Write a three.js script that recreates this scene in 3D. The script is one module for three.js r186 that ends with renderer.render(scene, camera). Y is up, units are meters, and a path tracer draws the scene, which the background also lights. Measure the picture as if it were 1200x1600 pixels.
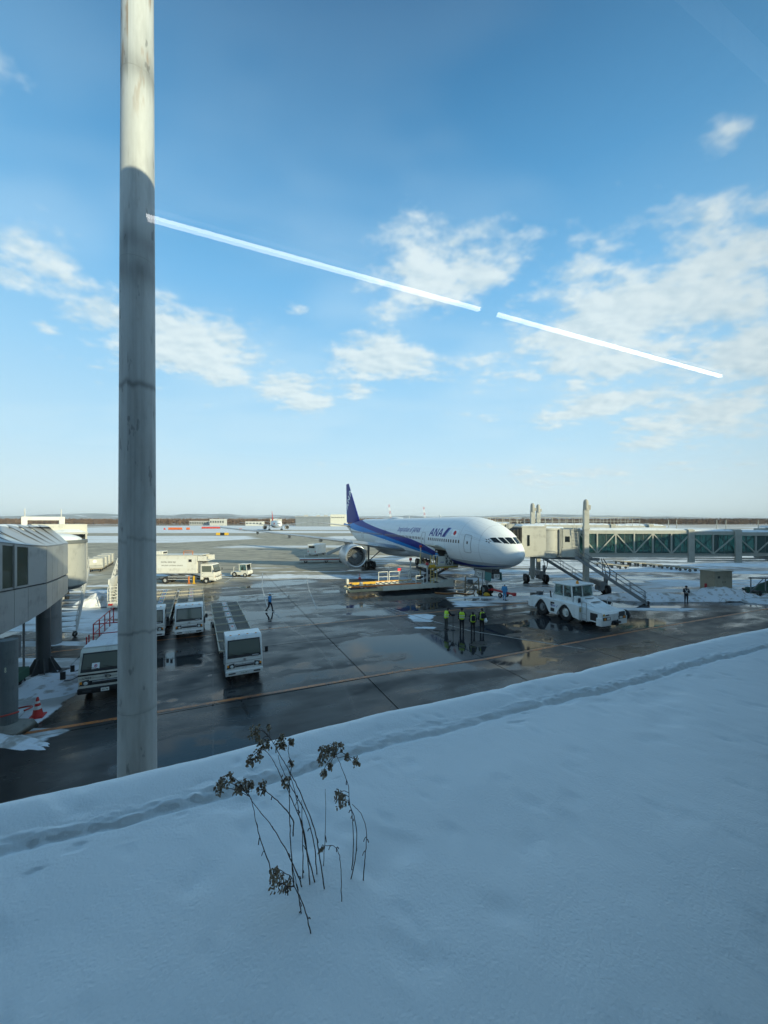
import * as THREE from 'three';
import { mergeGeometries } from 'three/addons/utils/BufferGeometryUtils.js';
import { RoundedBoxGeometry } from 'three/addons/geometries/RoundedBoxGeometry.js';
import { RectAreaLightUniformsLib } from 'three/addons/lights/RectAreaLightUniformsLib.js';

// ---------------------------------------------------------------- camera, sun, exposure
const EYE = 8.3;                                   // metres above the apron
const scene = new THREE.Scene();
const camera = new THREE.PerspectiveCamera(2 * Math.atan(800 / 600) * 180 / Math.PI, 0.75, 0.03, 60000);
camera.position.set(0, EYE, 0);
camera.setViewOffset(1200, 1600, 0, -15, 1200, 1600);   // horizon a little below the middle, uprights stay upright
camera.updateProjectionMatrix();

const renderer = new THREE.WebGLRenderer({ antialias: true });
renderer.setSize(768, 1024);
renderer.toneMapping = THREE.LinearToneMapping;
renderer.toneMappingExposure = 1.3;
renderer.shadowMap.enabled = true;

const SUN_DIR = new THREE.Vector3(0.765, 0.328, 0.644).normalize();
const sun = new THREE.DirectionalLight(new THREE.Color().setRGB(1, 0.78, 0.50), 5.0);
sun.position.copy(SUN_DIR).multiplyScalar(300);
sun.castShadow = true;
Object.assign(sun.shadow.camera, { left: -160, right: 160, top: 160, bottom: -160, near: 1, far: 800 });
sun.shadow.mapSize.set(4096, 4096);
scene.add(sun, sun.target);

// ---------------------------------------------------------------- noise
function rng(seed) { let a = seed >>> 0; return () => { a = (a + 0x6D2B79F5) | 0; let t = Math.imul(a ^ (a >>> 15), 1 | a); t = (t + Math.imul(t ^ (t >>> 7), 61 | t)) ^ t; return ((t ^ (t >>> 14)) >>> 0) / 4294967296; }; }
const PERM = new Float32Array(65536); { const r = rng(7); for (let i = 0; i < 65536; i++) PERM[i] = r(); }
function vnoise(x, y) {
  const xi = Math.floor(x), yi = Math.floor(y); let fx = x - xi, fy = y - yi;
  fx = fx * fx * fx * (fx * (fx * 6 - 15) + 10); fy = fy * fy * fy * (fy * (fy * 6 - 15) + 10);
  const x0 = xi & 255, x1 = (xi + 1) & 255, y0 = (yi & 255) << 8, y1 = ((yi + 1) & 255) << 8;
  const a = PERM[x0 | y0], b = PERM[x1 | y0], c = PERM[x0 | y1], d = PERM[x1 | y1];
  return a + (b - a) * fx + (c - a) * fy + (a - b - c + d) * fx * fy;
}
function fbm(x, y, oct = 4, gain = 0.5) { let s = 0, a = 1, t = 0; for (let i = 0; i < oct; i++) { s += a * vnoise(x, y); t += a; a *= gain; const nx = x * 1.62 - y * 1.18 + 17.3; y = x * 1.18 + y * 1.62 + 5.9; x = nx; } return s / t; }
const sstep = (a, b, x) => { x = Math.min(1, Math.max(0, (x - a) / (b - a))); return x * x * (3 - 2 * x); };
const mix = (a, b, t) => a + (b - a) * t;
const clamp = (x, a = 0, b = 1) => Math.min(b, Math.max(a, x));

// ---------------------------------------------------------------- sky: clear winter air with broken cumulus, by direction
function makeSky() {
  const w = 3072, h = 1536, data = new Float32Array(w * h * 4);
  const G = [[0, .74, .73, .72], [3, .69, .72, .74], [10, .52, .66, .78], [20, .34, .55, .76], [30, .19, .42, .68], [40, .088, .28, .52], [54, .026, .13, .285], [90, .015, .078, .185]];
  // groups of cloud: azimuth from north (degrees, right positive), elevation, half widths, density
  const C = [[-42.5, 27, 4.7, 2.5, .8], [-44, 24.5, 2.4, 1.2, .9], [-35.6, 22.8, 3.5, 2.1, .8], [-25, 22.2, 9, 3.9, 1], [-13.1, 18.4, 6, 2.4, .9], [-1, 23, 8, 3.2, .95], [-3.8, 18.8, 3.8, 1.3, .8], [8.5, 33.1, 9.5, 4.8, 1], [3.8, 29.1, 8.5, 2.9, .5], [33.7, 23.6, 17, 6.6, .95], [41.5, 26.5, 9, 6, .85], [43.5, 17.1, 4, 4.2, .9], [42.5, 36.8, 3, 1.8, .6], [28.8, 14.7, 9, 2, .85], [38.7, 12.1, 9, 3.2, .85], [28, 6.4, 14, 1.8, .5], [26.6, 17.8, 1.9, 1.2, .7], [-41.3, 20.8, 1.2, .7, .8], [-12.2, 28.4, 2.8, 1, .5], [-3.8, 9, 11.3, .9, .3]];
  for (let i = 0; i < 26; i++) { const r = rng(100 + i); C.push([52 + r() * 256, 8 + r() * 34, 4 + r() * 10, 1.5 + r() * 4, .5 + r() * .45]); }
  for (let j = 0; j < h; j++) {
    const el = ((j + .5) / h - .5) * 180, er = el * Math.PI / 180, sy = Math.sin(er), cy = Math.cos(er);
    let k = 0; while (k < G.length - 2 && el > G[k + 1][0]) k++;
    const t = clamp((el - G[k][0]) / (G[k + 1][0] - G[k][0])), g0 = G[k], g1 = G[k + 1];
    const base = [mix(g0[1], g1[1], t), mix(g0[2], g1[2], t), mix(g0[3], g1[3], t)];
    const near = C.filter((c) => Math.abs(el - c[1]) < 2.7 * c[3]);
    for (let i = 0; i < w; i++) {
      const o = (j * w + i) * 4; data[o + 3] = 1;
      if (el < 0) { data[o] = .30; data[o + 1] = .33; data[o + 2] = .35; continue; }
      const a = ((i + .5) / w - .5) * 2 * Math.PI, dx = Math.cos(a) * cy, dz = Math.sin(a) * cy;
      let az = Math.atan2(dx, -dz) * 180 / Math.PI; 
      let r = base[0], g = base[1], b = base[2];
      // milky air, uneven
      const px = dx / (sy + .16) * 3, pz = dz / (sy + .16) * 3;
      const veil = sstep(.45, .8, fbm(px * .5 + 9, pz * .8 + 3, 4)) * .24 * sstep(66, 25, el);
      r = mix(r, .66, veil); g = mix(g, .72, veil); b = mix(b, .78, veil);
      const th = Math.acos(clamp(dx * SUN_DIR.x + sy * SUN_DIR.y + dz * SUN_DIR.z, -1, 1)) * 180 / Math.PI, halo = .9 * Math.exp(-th / 18) + .30 * Math.exp(-th / 30);   // scattering round the sun
      r += halo * .80; g += halo * .76; b += halo * .66;
      let env = 0, soft = 0;
      for (const c of near) { let da = az - c[0]; if (da > 180) da -= 360; if (da < -180) da += 360; da /= c[2]; const de = (el - c[1]) / c[3], q = da * da + de * de; if (q < 7) { env = Math.max(env, c[4] * Math.exp(-q * .75)); soft += c[4] * Math.exp(-q * .5); } }
      if (env > .03) {
        const n = fbm(px * 1.7 + 40, pz * 2.4 + 11, 6, .56), fine = fbm(px * 7, pz * 9 + 30, 4, .6);
        const m = env * 1.32 + (n - .5) * 1.5 + (fine - .5) * .62;
        const den = sstep(.34, 1.08, m);
        if (den > 0) {
          const up = fbm(px * 1.7 + 40 + .10, pz * 2.4 + 11 + .16, 5, .56);
          const lit = clamp(.62 + (n - up) * 2.6 + (den - .5) * .25);
          const cr = mix(.52, .80, lit), cg = mix(.57, .76, lit), cb = mix(.62, .75, lit), al = den * .90;
          r = mix(r, cr, al); g = mix(g, cg, al); b = mix(b, cb, al);
        }
      }
      data[o] = r; data[o + 1] = g; data[o + 2] = b;
    }
  }
  const t = new THREE.DataTexture(data, w, h, THREE.RGBAFormat, THREE.FloatType);
  t.mapping = THREE.EquirectangularReflectionMapping; t.magFilter = THREE.LinearFilter; t.needsUpdate = true;
  return t;
}
scene.background = makeSky();
scene.environment = scene.background;

// ---------------------------------------------------------------- frames of reference
// x right, d ahead (three's -z). The terminal front, the stand lines and the slabs run along U; V points out over the apron.
const CU = Math.cos(24.0 * Math.PI / 180), SU = Math.sin(24.0 * Math.PI / 180);
const P = (x, d, y = 0) => new THREE.Vector3(x, y, -d);
const UV = (u, v, y = 0) => new THREE.Vector3(CU * u - SU * v, y, -(SU * u + CU * v));
const turnOf = (fx, fd) => Math.atan2(-fx, fd);       // rotation.y that turns a thing built facing -z towards (fx, fd)

// ---------------------------------------------------------------- naming, things and parts
const taken = new Map();
function numbered(name) { const n = taken.get(name) ?? 0; taken.set(name, n + 1); return n ? `${name}_${String(n).padStart(3, '0')}` : name; }
function thing(name, label, category, pos = [0, 0, 0], turn = 0, group) {
  const g = new THREE.Group(); g.name = numbered(name);
  if (pos.isVector3) g.position.copy(pos); else g.position.set(...pos);
  g.rotation.y = turn; g.userData = { label, category }; if (group) g.userData.group = group;
  scene.add(g); return g;
}
function boxUV(g) {
  const p = g.attributes.position, n = g.attributes.normal, uv = new Float32Array(p.count * 2);
  for (let i = 0; i < p.count; i++) {
    const ax = Math.abs(n.getX(i)), ay = Math.abs(n.getY(i)), az = Math.abs(n.getZ(i));
    if (ay >= ax && ay >= az) { uv[i * 2] = p.getX(i); uv[i * 2 + 1] = p.getZ(i); }
    else if (ax >= az) { uv[i * 2] = p.getZ(i); uv[i * 2 + 1] = p.getY(i); }
    else { uv[i * 2] = p.getX(i); uv[i * 2 + 1] = p.getY(i); }
  }
  g.setAttribute('uv', new THREE.BufferAttribute(uv, 2)); return g;
}
function plain(g) {
  if (g.index) g = g.toNonIndexed();
  const o = new THREE.BufferGeometry();
  o.setAttribute('position', g.attributes.position); if (!g.attributes.normal) g.computeVertexNormals(); o.setAttribute('normal', g.attributes.normal);
  if (g.attributes.uv) o.setAttribute('uv', g.attributes.uv); else o.setAttribute('uv', new THREE.BufferAttribute(new Float32Array(g.attributes.position.count * 2), 2));
  return o;
}
function merged(list, keepUV) { const g = list.length === 1 ? plain(list[0]) : mergeGeometries(list.map(plain)); return keepUV ? g : boxUV(g); }
function part(name, geos, mat, parent, keepUV = false) {
  const m = new THREE.Mesh(merged(Array.isArray(geos) ? geos : [geos], keepUV), mat);
  m.name = name; m.castShadow = m.receiveShadow = true; parent.add(m); return m;
}
function solo(name, geos, mat, label, category, pos, turn = 0, group, keepUV = false) {
  const m = new THREE.Mesh(merged(Array.isArray(geos) ? geos : [geos], keepUV), mat);
  m.name = numbered(name); m.castShadow = m.receiveShadow = true;
  if (pos) { if (pos.isVector3) m.position.copy(pos); else m.position.set(...pos); } m.rotation.y = turn;
  m.userData = { label, category }; if (group) m.userData.group = group; scene.add(m); return m;
}
function setting(name, geos, mat, kind = 'structure', keepUV = false) {
  const m = new THREE.Mesh(merged(Array.isArray(geos) ? geos : [geos], keepUV), mat);
  m.name = numbered(name); m.castShadow = m.receiveShadow = true; m.userData = { kind }; scene.add(m); return m;
}
// ---------------------------------------------------------------- small geometry kit
const V3 = (a) => a.isVector3 ? a : new THREE.Vector3(...a);
function box(w, h, d, x = 0, y = 0, z = 0, ry = 0, rx = 0, rz = 0) { const g = new THREE.BoxGeometry(w, h, d); if (rx || rz || ry) g.applyMatrix4(new THREE.Matrix4().makeRotationFromEuler(new THREE.Euler(rx, ry, rz, 'YXZ'))); return g.translate(x, y, z); }
function rbox(w, h, d, r, x = 0, y = 0, z = 0, ry = 0, rx = 0, rz = 0) { const g = new RoundedBoxGeometry(w, h, d, 2, Math.min(r, w / 2.01, h / 2.01, d / 2.01)); if (rx || rz || ry) g.applyMatrix4(new THREE.Matrix4().makeRotationFromEuler(new THREE.Euler(rx, ry, rz, 'YXZ'))); return g.translate(x, y, z); }
function rod(a, b, r, r2 = r, n = 8) { a = V3(a); b = V3(b); const d = b.clone().sub(a), l = d.length(); const g = new THREE.CylinderGeometry(r2, r, l, n); g.applyQuaternion(new THREE.Quaternion().setFromUnitVectors(new THREE.Vector3(0, 1, 0), d.normalize())); return g.translate((a.x + b.x) / 2, (a.y + b.y) / 2, (a.z + b.z) / 2); }
function bar(a, b, w, h = w) {   // a box laid from a to b
  a = V3(a); b = V3(b); const d = b.clone().sub(a), l = d.length(); d.normalize();
  const up = Math.abs(d.y) > .99 ? new THREE.Vector3(1, 0, 0) : new THREE.Vector3(0, 1, 0), sx = new THREE.Vector3().crossVectors(up, d).normalize(), sy = new THREE.Vector3().crossVectors(d, sx);
  const g = new THREE.BoxGeometry(w, h, l); g.applyMatrix4(new THREE.Matrix4().makeBasis(sx, sy, d)); return g.translate((a.x + b.x) / 2, (a.y + b.y) / 2, (a.z + b.z) / 2);
}
function pipe(pts, r, n = 6, seg) { return new THREE.TubeGeometry(new THREE.CatmullRomCurve3(pts.map(V3)), seg ?? pts.length * 4, r, n); }
function prism(pts, depth, bevel = 0) {  // outline in x,y extruded along z, centred
  const s = new THREE.Shape(pts.map((p) => new THREE.Vector2(p[0], p[1])));
  const g = new THREE.ExtrudeGeometry(s, { depth: depth - 2 * bevel, bevelEnabled: bevel > 0, bevelThickness: bevel, bevelSize: bevel, bevelOffset: -bevel, bevelSegments: 2, curveSegments: 6 });
  return g.translate(0, 0, -depth / 2 + bevel);
}
const sidePrism = (pts, width, bevel = 0) => prism(pts.map(([z, y]) => [-z, y]), width, bevel).rotateY(Math.PI / 2);   // outline in z,y extruded across x
function quad(a, b, c, d, uv = [[0, 0], [1, 0], [1, 1], [0, 1]]) {
  const g = new THREE.BufferGeometry(), p = [a, b, c, a, c, d].map(V3), t = [0, 1, 2, 0, 2, 3].map((i) => uv[i]);
  g.setAttribute('position', new THREE.Float32BufferAttribute(p.flatMap((v) => [v.x, v.y, v.z]), 3)); g.setAttribute('uv', new THREE.Float32BufferAttribute(t.flat(), 2)); g.computeVertexNormals(); return g;
}
function loft(rings, closed = true, capA = true, capB = true) {   // rings: arrays of [x,y,z], same length
  const n = rings[0].length, pos = [], idx = [];
  rings.forEach((r) => r.forEach((p) => pos.push(...p)));
  for (let i = 0; i + 1 < rings.length; i++) for (let j = 0; j < (closed ? n : n - 1); j++) { const a = i * n + j, b = i * n + (j + 1) % n; idx.push(a, b, a + n, b, b + n, a + n); }
  const cap = (o, f) => { for (let j = 1; j + 1 < n; j++) f ? idx.push(o, o + j + 1, o + j) : idx.push(o, o + j, o + j + 1); };
  if (closed && capA) cap(0, true); if (closed && capB) cap((rings.length - 1) * n, false);
  const g = new THREE.BufferGeometry(); g.setAttribute('position', new THREE.Float32BufferAttribute(pos, 3)); g.setIndex(idx); g.computeVertexNormals(); return g;
}
const flat = (g) => { const o = g.index ? g.toNonIndexed() : g; o.computeVertexNormals(); return o; };
function tyre(r, w, x, y, z) { const g = new THREE.LatheGeometry([[.52 * r, -.5 * w], [.8 * r, -.5 * w], [.95 * r, -.44 * w], [r, -.3 * w], [r, .3 * w], [.95 * r, .44 * w], [.8 * r, .5 * w], [.52 * r, .5 * w]].map((p) => new THREE.Vector2(...p)), 24); return g.rotateZ(Math.PI / 2).translate(x, y, z); }
function rimOf(r, w, x, y, z) { const g = new THREE.LatheGeometry([[0, -.38 * w], [.2 * r, -.4 * w], [.24 * r, -.3 * w], [.45 * r, -.26 * w], [.53 * r, -.46 * w], [.53 * r, .46 * w], [.45 * r, .26 * w], [.24 * r, .3 * w], [.2 * r, .4 * w], [0, .38 * w]].map((p) => new THREE.Vector2(...p)), 18); return g.rotateZ(Math.PI / 2).translate(x, y, z); }
function wheel(parent, r, w, x, y, z, rimMat, name = 'wheel') { const t = part(name, tyre(r, w, x, y, z), M.rubber, parent); part('rim', rimOf(r, w, x, y, z), rimMat ?? M.steel, t); return t; }
function arcPts(n, f) { return Array.from({ length: n }, (_, i) => f(i / (n - 1))); }

// ---------------------------------------------------------------- textures and materials
function dataTex(w, h, fill, srgb = false, repeat = true) {
  const data = new Uint8Array(w * h * 4);
  for (let j = 0; j < h; j++) for (let i = 0; i < w; i++) { const c = fill(i / w, j / h, i, j), o = (j * w + i) * 4; data[o] = clamp(c[0]) * 255; data[o + 1] = clamp(c[1]) * 255; data[o + 2] = clamp(c[2]) * 255; data[o + 3] = 255; }
  const t = new THREE.DataTexture(data, w, h); if (repeat) t.wrapS = t.wrapT = THREE.RepeatWrapping; t.magFilter = THREE.LinearFilter; t.minFilter = THREE.LinearMipmapLinearFilter; t.generateMipmaps = true; if (srgb) t.colorSpace = THREE.SRGBColorSpace; t.needsUpdate = true; return t;
}
const tileNoise = (u, v, n, o, oct = 4) => {   // noise that repeats with the tile
  const f = (a, b) => fbm(a * n + o, b * n + o * 2, oct), su = sstep(.7, 1, u), sv = sstep(.7, 1, v);
  return mix(mix(f(u, v), f(u - 1, v), su), mix(f(u, v - 1), f(u - 1, v - 1), su), sv);
};
const grimeTex = dataTex(512, 512, (u, v) => { const a = tileNoise(u, v, 5, 3, 5), s = tileNoise(u, v * .18, 40, 9, 3), f = tileNoise(u, v, 90, 21, 2); const k = 1 - .16 * sstep(.5, .8, a) - .14 * sstep(.55, .85, s) * sstep(.3, .7, a) - .05 * f; return [k, k * .992, k * .975]; });
const roughTex = dataTex(512, 512, (u, v) => { const a = tileNoise(u, v, 7, 31, 5), f = tileNoise(u, v, 60, 41, 3); const k = clamp(.62 + .5 * (a - .5) + .2 * (f - .5)); return [k, k, k]; });
const at = (t, size) => { const c = t.clone(); c.repeat.set(1 / size, 1 / size); c.needsUpdate = true; return c; };
const grime2 = at(grimeTex, 2.4), grime6 = at(grimeTex, 6), rough2 = at(roughTex, 2);
const lin = (r, g, b) => new THREE.Color().setRGB(r, g, b);
function mat(c, rough = .6, metal = 0, extra = {}) { const { clean, cls, ...e } = extra; const K = e.transmission !== undefined || e.clearcoat !== undefined || e.sheen !== undefined ? THREE.MeshPhysicalMaterial : THREE.MeshStandardMaterial; return new K({ color: lin(...c), roughness: rough, metalness: metal, ...(clean ? {} : { map: grime2 }), ...e }); }
const M = {
  white: mat([.80, .80, .78], .42, 0, { clearcoat: .3, clearcoatRoughness: .25 }), offWhite: mat([.62, .61, .56], .5), cream: mat([.56, .53, .45], .55), beige: mat([.40, .385, .34], .6),
  grey: mat([.30, .31, .32], .55), lightGrey: mat([.46, .47, .47], .5), midGrey: mat([.2, .21, .22], .55), darkGrey: mat([.06, .062, .065], .6), black: mat([.018, .018, .02], .5, 0, { clean: 1 }),
  rubber: mat([.02, .02, .021], .8), steel: mat([.42, .43, .44], .38, .85), dullSteel: mat([.27, .28, .29], .5, .7), alu: mat([.60, .61, .62], .3, .9),
  red: mat([.42, .025, .03], .5), orange: mat([.62, .17, .02], .55), yellow: mat([.68, .40, .03], .5), blue: mat([.02, .03, .20], .35), hiVis: mat([.55, .78, .04], .7, 0, { clean: 1 }), tape: mat([.62, .63, .62], .35, 0, { clean: 1 }),
  navy: mat([.012, .014, .026], .8), workBlue: mat([.03, .17, .42], .75), helmet: mat([.75, .75, .74], .35, 0, { clean: 1 }), green: mat([.025, .09, .055], .7), teal: mat([.05, .2, .2], .5),
  cabGlassSheen: mat([.11, .125, .105], .05, 0, { clean: 1 }), glassDark: mat([.012, .016, .018], .06, 0, { clean: 1 }), cabin: mat([.05, .05, .05], .8, 0, { clean: 1 }),  // cab panes: reflected sky and lit interior are painted into the base colour
  pane: mat([.42, .62, .62], .02, 0, { clean: 1, transmission: .92, thickness: 0, ior: 1.5 }),
  screen: mat([.42, .54, .52], .02, 0, { clean: 1, transmission: .9, thickness: 0, ior: 1.5 }),
  lampGlass: mat([.7, .72, .7], .12, 0, { clean: 1, clearcoat: .6 }), amber: mat([.8, .28, .02], .3, 0, { clean: 1 }), tailRed: mat([.5, .02, .015], .3, 0, { clean: 1 }),
};
function canvasTex(w, h, draw) { const c = document.createElement('canvas'); c.width = w; c.height = h; const k = c.getContext('2d'); draw(k, w, h); const t = new THREE.CanvasTexture(c); t.colorSpace = THREE.SRGBColorSpace; t.magFilter = THREE.LinearFilter; return t; }
function signMat(w, h, draw, rough = .5, extra = {}) { return new THREE.MeshStandardMaterial({ map: canvasTex(w, h, draw), roughness: rough, ...extra }); }
// ================================================================ the ground
const toU = (x, d) => CU * x + SU * d, toV = (x, d) => -SU * x + CU * d;
const enc = (c) => Math.pow(clamp(c), 1 / 2.2);
// what the apron is made of at a place: colour, roughness
function surf(x, d, out) {
  const v = toV(x, d), u = toU(x, d);
  const big = fbm(x * .045 + 3, d * .07 + 8, 4), mid = fbm(x * .16 + 31, d * .26 + 2, 4), fine = fbm(x * 1.3, d * 1.6, 3), streak = fbm(x * .055 + 50 + big * 1.2, d * .5 + 7, 5, .6);
  // wetness: soaked by the terminal, drying out in the open
  let wet = .80 - sstep(46, 66, v + (big - .5) * 34) * .85 + (mid - .5) * .8;
  if (x > 8 && d > 34) wet += .25;
  const wetA = sstep(.12, .5, wet);
  const lane = fbm(u * .05 + 20, v * .5 + 4, 4), wisp = fbm(u * .35 + lane * 2, v * .9 + 13, 4);
  let pud = sstep(.535, .585, mid * .45 + big * .25 + lane * .30 + (fine - .5) * .13 + (v < 46 ? .0 : -.06));
  pud *= sstep(.3, .6, wet) * .9;
  const tan = fbm(x * .35, d * .5 + 60, 4);
  let r = mix(.40, .28, tan), g = mix(.355, .25, tan), b = mix(.26, .195, tan);
  const k = mix(1, .10, wetA) * (1 + (fine - .5) * .5 + (wisp - .5) * .7);
  r *= k; g *= k; b *= k * mix(1, 1.2, wetA);
  let rough = mix(.82, .34, wetA) + (fine - .5) * .2 - (wisp - .5) * .55 * wetA;
  const trk = Math.exp(-Math.pow((fbm(u * .11 + 70, v * .022 + 5, 2) - .5) / .006, 2)) * .75 + Math.exp(-Math.pow((fbm(u * .03 + 9, v * .09 + 31, 2) - .5) / .005, 2)) * .6; const tk = 1 - .42 * trk * (.4 + .8 * mid); r *= tk; g *= tk; b *= tk; rough -= .12 * trk;
  // rubber and oil
  const oil = sstep(.66, .82, fbm(x * .3 + 80, d * .3 + 12, 4)) * .5; r *= 1 - oil; g *= 1 - oil; b *= 1 - oil;
  r = mix(r, .020, pud); g = mix(g, .023, pud); b = mix(b, .026, pud); rough = mix(rough, .025, pud);
  // thin old snow and slush
  let cover = -1;
  const add = (c) => { if (c > cover) cover = c; };
  const inn = (x0, x1, s, q) => sstep(x0 - s, x0 + s, q) * (1 - sstep(x1 - s, x1 + s, q));
  add(inn(11 - (d - 34) * .06, 400, 3, x) * inn(36.5, 400, 2, d) * .53 + (x > 5 ? 0 : -1));          // the right hand stands
  add(inn(-5, 13, 3, x) * inn(56, 96, 4, d) * .60 - .02);                                            // under the aircraft
  add(inn(6.5, 14, 1.6, x) * inn(37, 50, 2.2, d) * .52);                                             // round the nose gear
  add(inn(-60, -14.7 - (d - 18) * .20, .5, x) * inn(15.1, 23.4, .5, d) * .98);                       // the swept heap by the columns
  add(inn(-60, -17.5 - (d - 24) * .38, 1.2, x) * inn(24, 37, 1, d) * .50);                           // slush beyond them
  add(inn(-90, -24, 3, x) * inn(37, 52, 3, d) * .44);
  add(inn(2.2, 4.2, .4, x) * inn(29.4, 34.5, .6, d) * .50);
  add(inn(-30, -12.5, 1, x) * inn(14.3, 15.5, .25, d) * .74);
  add(inn(-70, -10, 4, x) * inn(53, 62, 3, d) * .36);
  add(inn(-26, 2, 4, x) * inn(52, 74, 4, d) * .36);
  const sn = sstep(.40, .52, cover * 1.05 + (streak - .5) * 1.7 + (fine - .5) * .16 - .10) * (cover > 0 ? 1 : 0);
  // open ground far out: ploughed islands between the taxiways
  let far = 0;
  const edge = (fbm(x * .02, d * .03, 3) - .5) * 26 + (fine - .5) * 4;
  if (d > 120) {
    const isl1 = sstep(150, 156, d + edge * .5) * (1 - sstep(222, 230, d + edge * .4)) * (1 - sstep(-64, -56, x + Math.abs(d - 190) * .55 + edge * .4));
    const isl2 = sstep(276, 286, d + edge * .3) * (1 - sstep(330, 345, d - edge) * (x > -130 ? 1 : 0) * (1 - sstep(372, 392, d - edge)));
    const isl3 = sstep(175, 180, d + edge * .4) * (1 - sstep(218, 224, d)) * sstep(-34, -27, x) * (1 - sstep(60, 90, x));
    const isl4 = sstep(120, 126, d + edge * .2) * (1 - sstep(132, 138, d + edge * .2)) * sstep(-46, -40, x + edge) * (1 - sstep(-14, -8, x)) * .8;
    far = Math.max(isl1, isl2, isl3, isl4);
    far *= 1 - .5 * sstep(.55, .75, streak) ;
  }
  const s = Math.max(sn, far);
  const dirt = sstep(.35, .75, fbm(x * .8 + 11, d * 1.3 + 4, 5)) * (d < 16.2 ? 1.1 : d < 30 ? .8 : .35);
  const sr = mix(.76, .34, dirt), sg = mix(.78, .325, dirt), sb = mix(.80, .30, dirt);
  out[0] = mix(r, sr, s); out[1] = mix(g, sg, s); out[2] = mix(b, sb, s); out[3] = clamp(mix(rough, .85, s), .02, 1); out[4] = mix(.5 + (fine - .5) * .5 * (1 - pud), .75 + (fine - .5) * .9, s);
}
function groundMaps(w, h, where) {
  const c = new Uint8Array(w * h * 4), q = new Uint8Array(w * h * 4), o = new Float32Array(5);
  for (let j = 0; j < h; j++) for (let i = 0; i < w; i++) {
    const p = where((i + .5) / w, (j + .5) / h); surf(p[0], p[1], o); const k = (j * w + i) * 4;
    c[k] = enc(o[0]) * 255; c[k + 1] = enc(o[1]) * 255; c[k + 2] = enc(o[2]) * 255; c[k + 3] = 255;
    q[k] = o[4] * 255; q[k + 1] = o[3] * 255; q[k + 2] = 0; q[k + 3] = 255;
  }
  const mk = (d, s) => { const t = new THREE.DataTexture(d, w, h); t.magFilter = THREE.LinearFilter; t.minFilter = THREE.LinearMipmapLinearFilter; t.generateMipmaps = true; if (s) t.colorSpace = THREE.SRGBColorSpace; t.needsUpdate = true; return t; };
  return [mk(c, true), mk(q, false)];
}
{
  const U0 = -45, U1 = 75, V0 = 4, V1 = 64, N = 7.5;
  const [c, q] = groundMaps(2048, 2048, (a, b) => { const u = U0 + a * (U1 - U0), v = V0 + b * (V1 - V0); return [CU * u - SU * v, SU * u + CU * v]; });
  const apronMat = new THREE.MeshPhysicalMaterial({ specularIntensity: .62, map: c, roughnessMap: q, roughness: 1, metalness: 0, bumpMap: q, bumpScale: .004 });
  const apron = new THREE.Group(); apron.name = 'apron'; apron.userData = { kind: 'structure' }; scene.add(apron);
  const g = .028;
  for (let i = 0; i < 16; i++) for (let j = 0; j < 8; j++) {
    const u0 = U0 + i * N + g, u1 = U0 + (i + 1) * N - g, v0 = V0 + j * N + g, v1 = V0 + (j + 1) * N - g;
    const r = rng(i * 31 + j * 7 + 5), dy = () => (r() - .5) * .006;
    const t = [UV(u0, v0, dy()), UV(u1, v0, dy()), UV(u1, v1, dy()), UV(u0, v1, dy())], b = t.map((p) => p.clone().setY(-.045));
    const tc = [[u0, v0], [u1, v0], [u1, v1], [u0, v1]].map(([u, v]) => [(u - U0) / (U1 - U0), (v - V0) / (V1 - V0)]);
    const gs = [quad(t[0], t[1], t[2], t[3], tc)]; for (let k = 0; k < 4; k++) { const n = (k + 1) % 4; gs.push(quad(b[k], b[n], t[n], t[k], [tc[k], tc[n], tc[n], tc[k]])); }
    part('concrete_slab', gs, apronMat, apron, true);
  }
  // the airfield beyond, one sheet under the slabs
  const X0 = -420, X1 = 420, D0 = -40, D1 = 800;
  const [fc, fq] = groundMaps(1536, 1536, (a, b) => [X0 + a * (X1 - X0), D0 + b * (D1 - D0)]);
  setting('airfield', quad(P(X0, D0, -.05), P(X1, D0, -.05), P(X1, D1, -.05), P(X0, D1, -.05)), new THREE.MeshStandardMaterial({ map: fc, roughnessMap: fq, roughness: 1 }), 'structure', true);
  const plainTex = dataTex(512, 512, (u, v) => { const a = tileNoise(u, v, 6, 12, 5), s = sstep(.42, .6, a); return [mix(.30, .74, s), mix(.24, .75, s), mix(.17, .77, s)].map(enc); }, true);
  plainTex.repeat.set(1 / 700, 1 / 260);
  const R = 30000; setting('plain', quad(P(-R, -R, -.5), P(R, -R, -.5), P(R, R, -.5), P(-R, R, -.5), [[-R, -R], [R, -R], [R, R], [-R, R]]), new THREE.MeshStandardMaterial({ map: plainTex, roughness: .9 }), 'structure', true);
}
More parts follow.
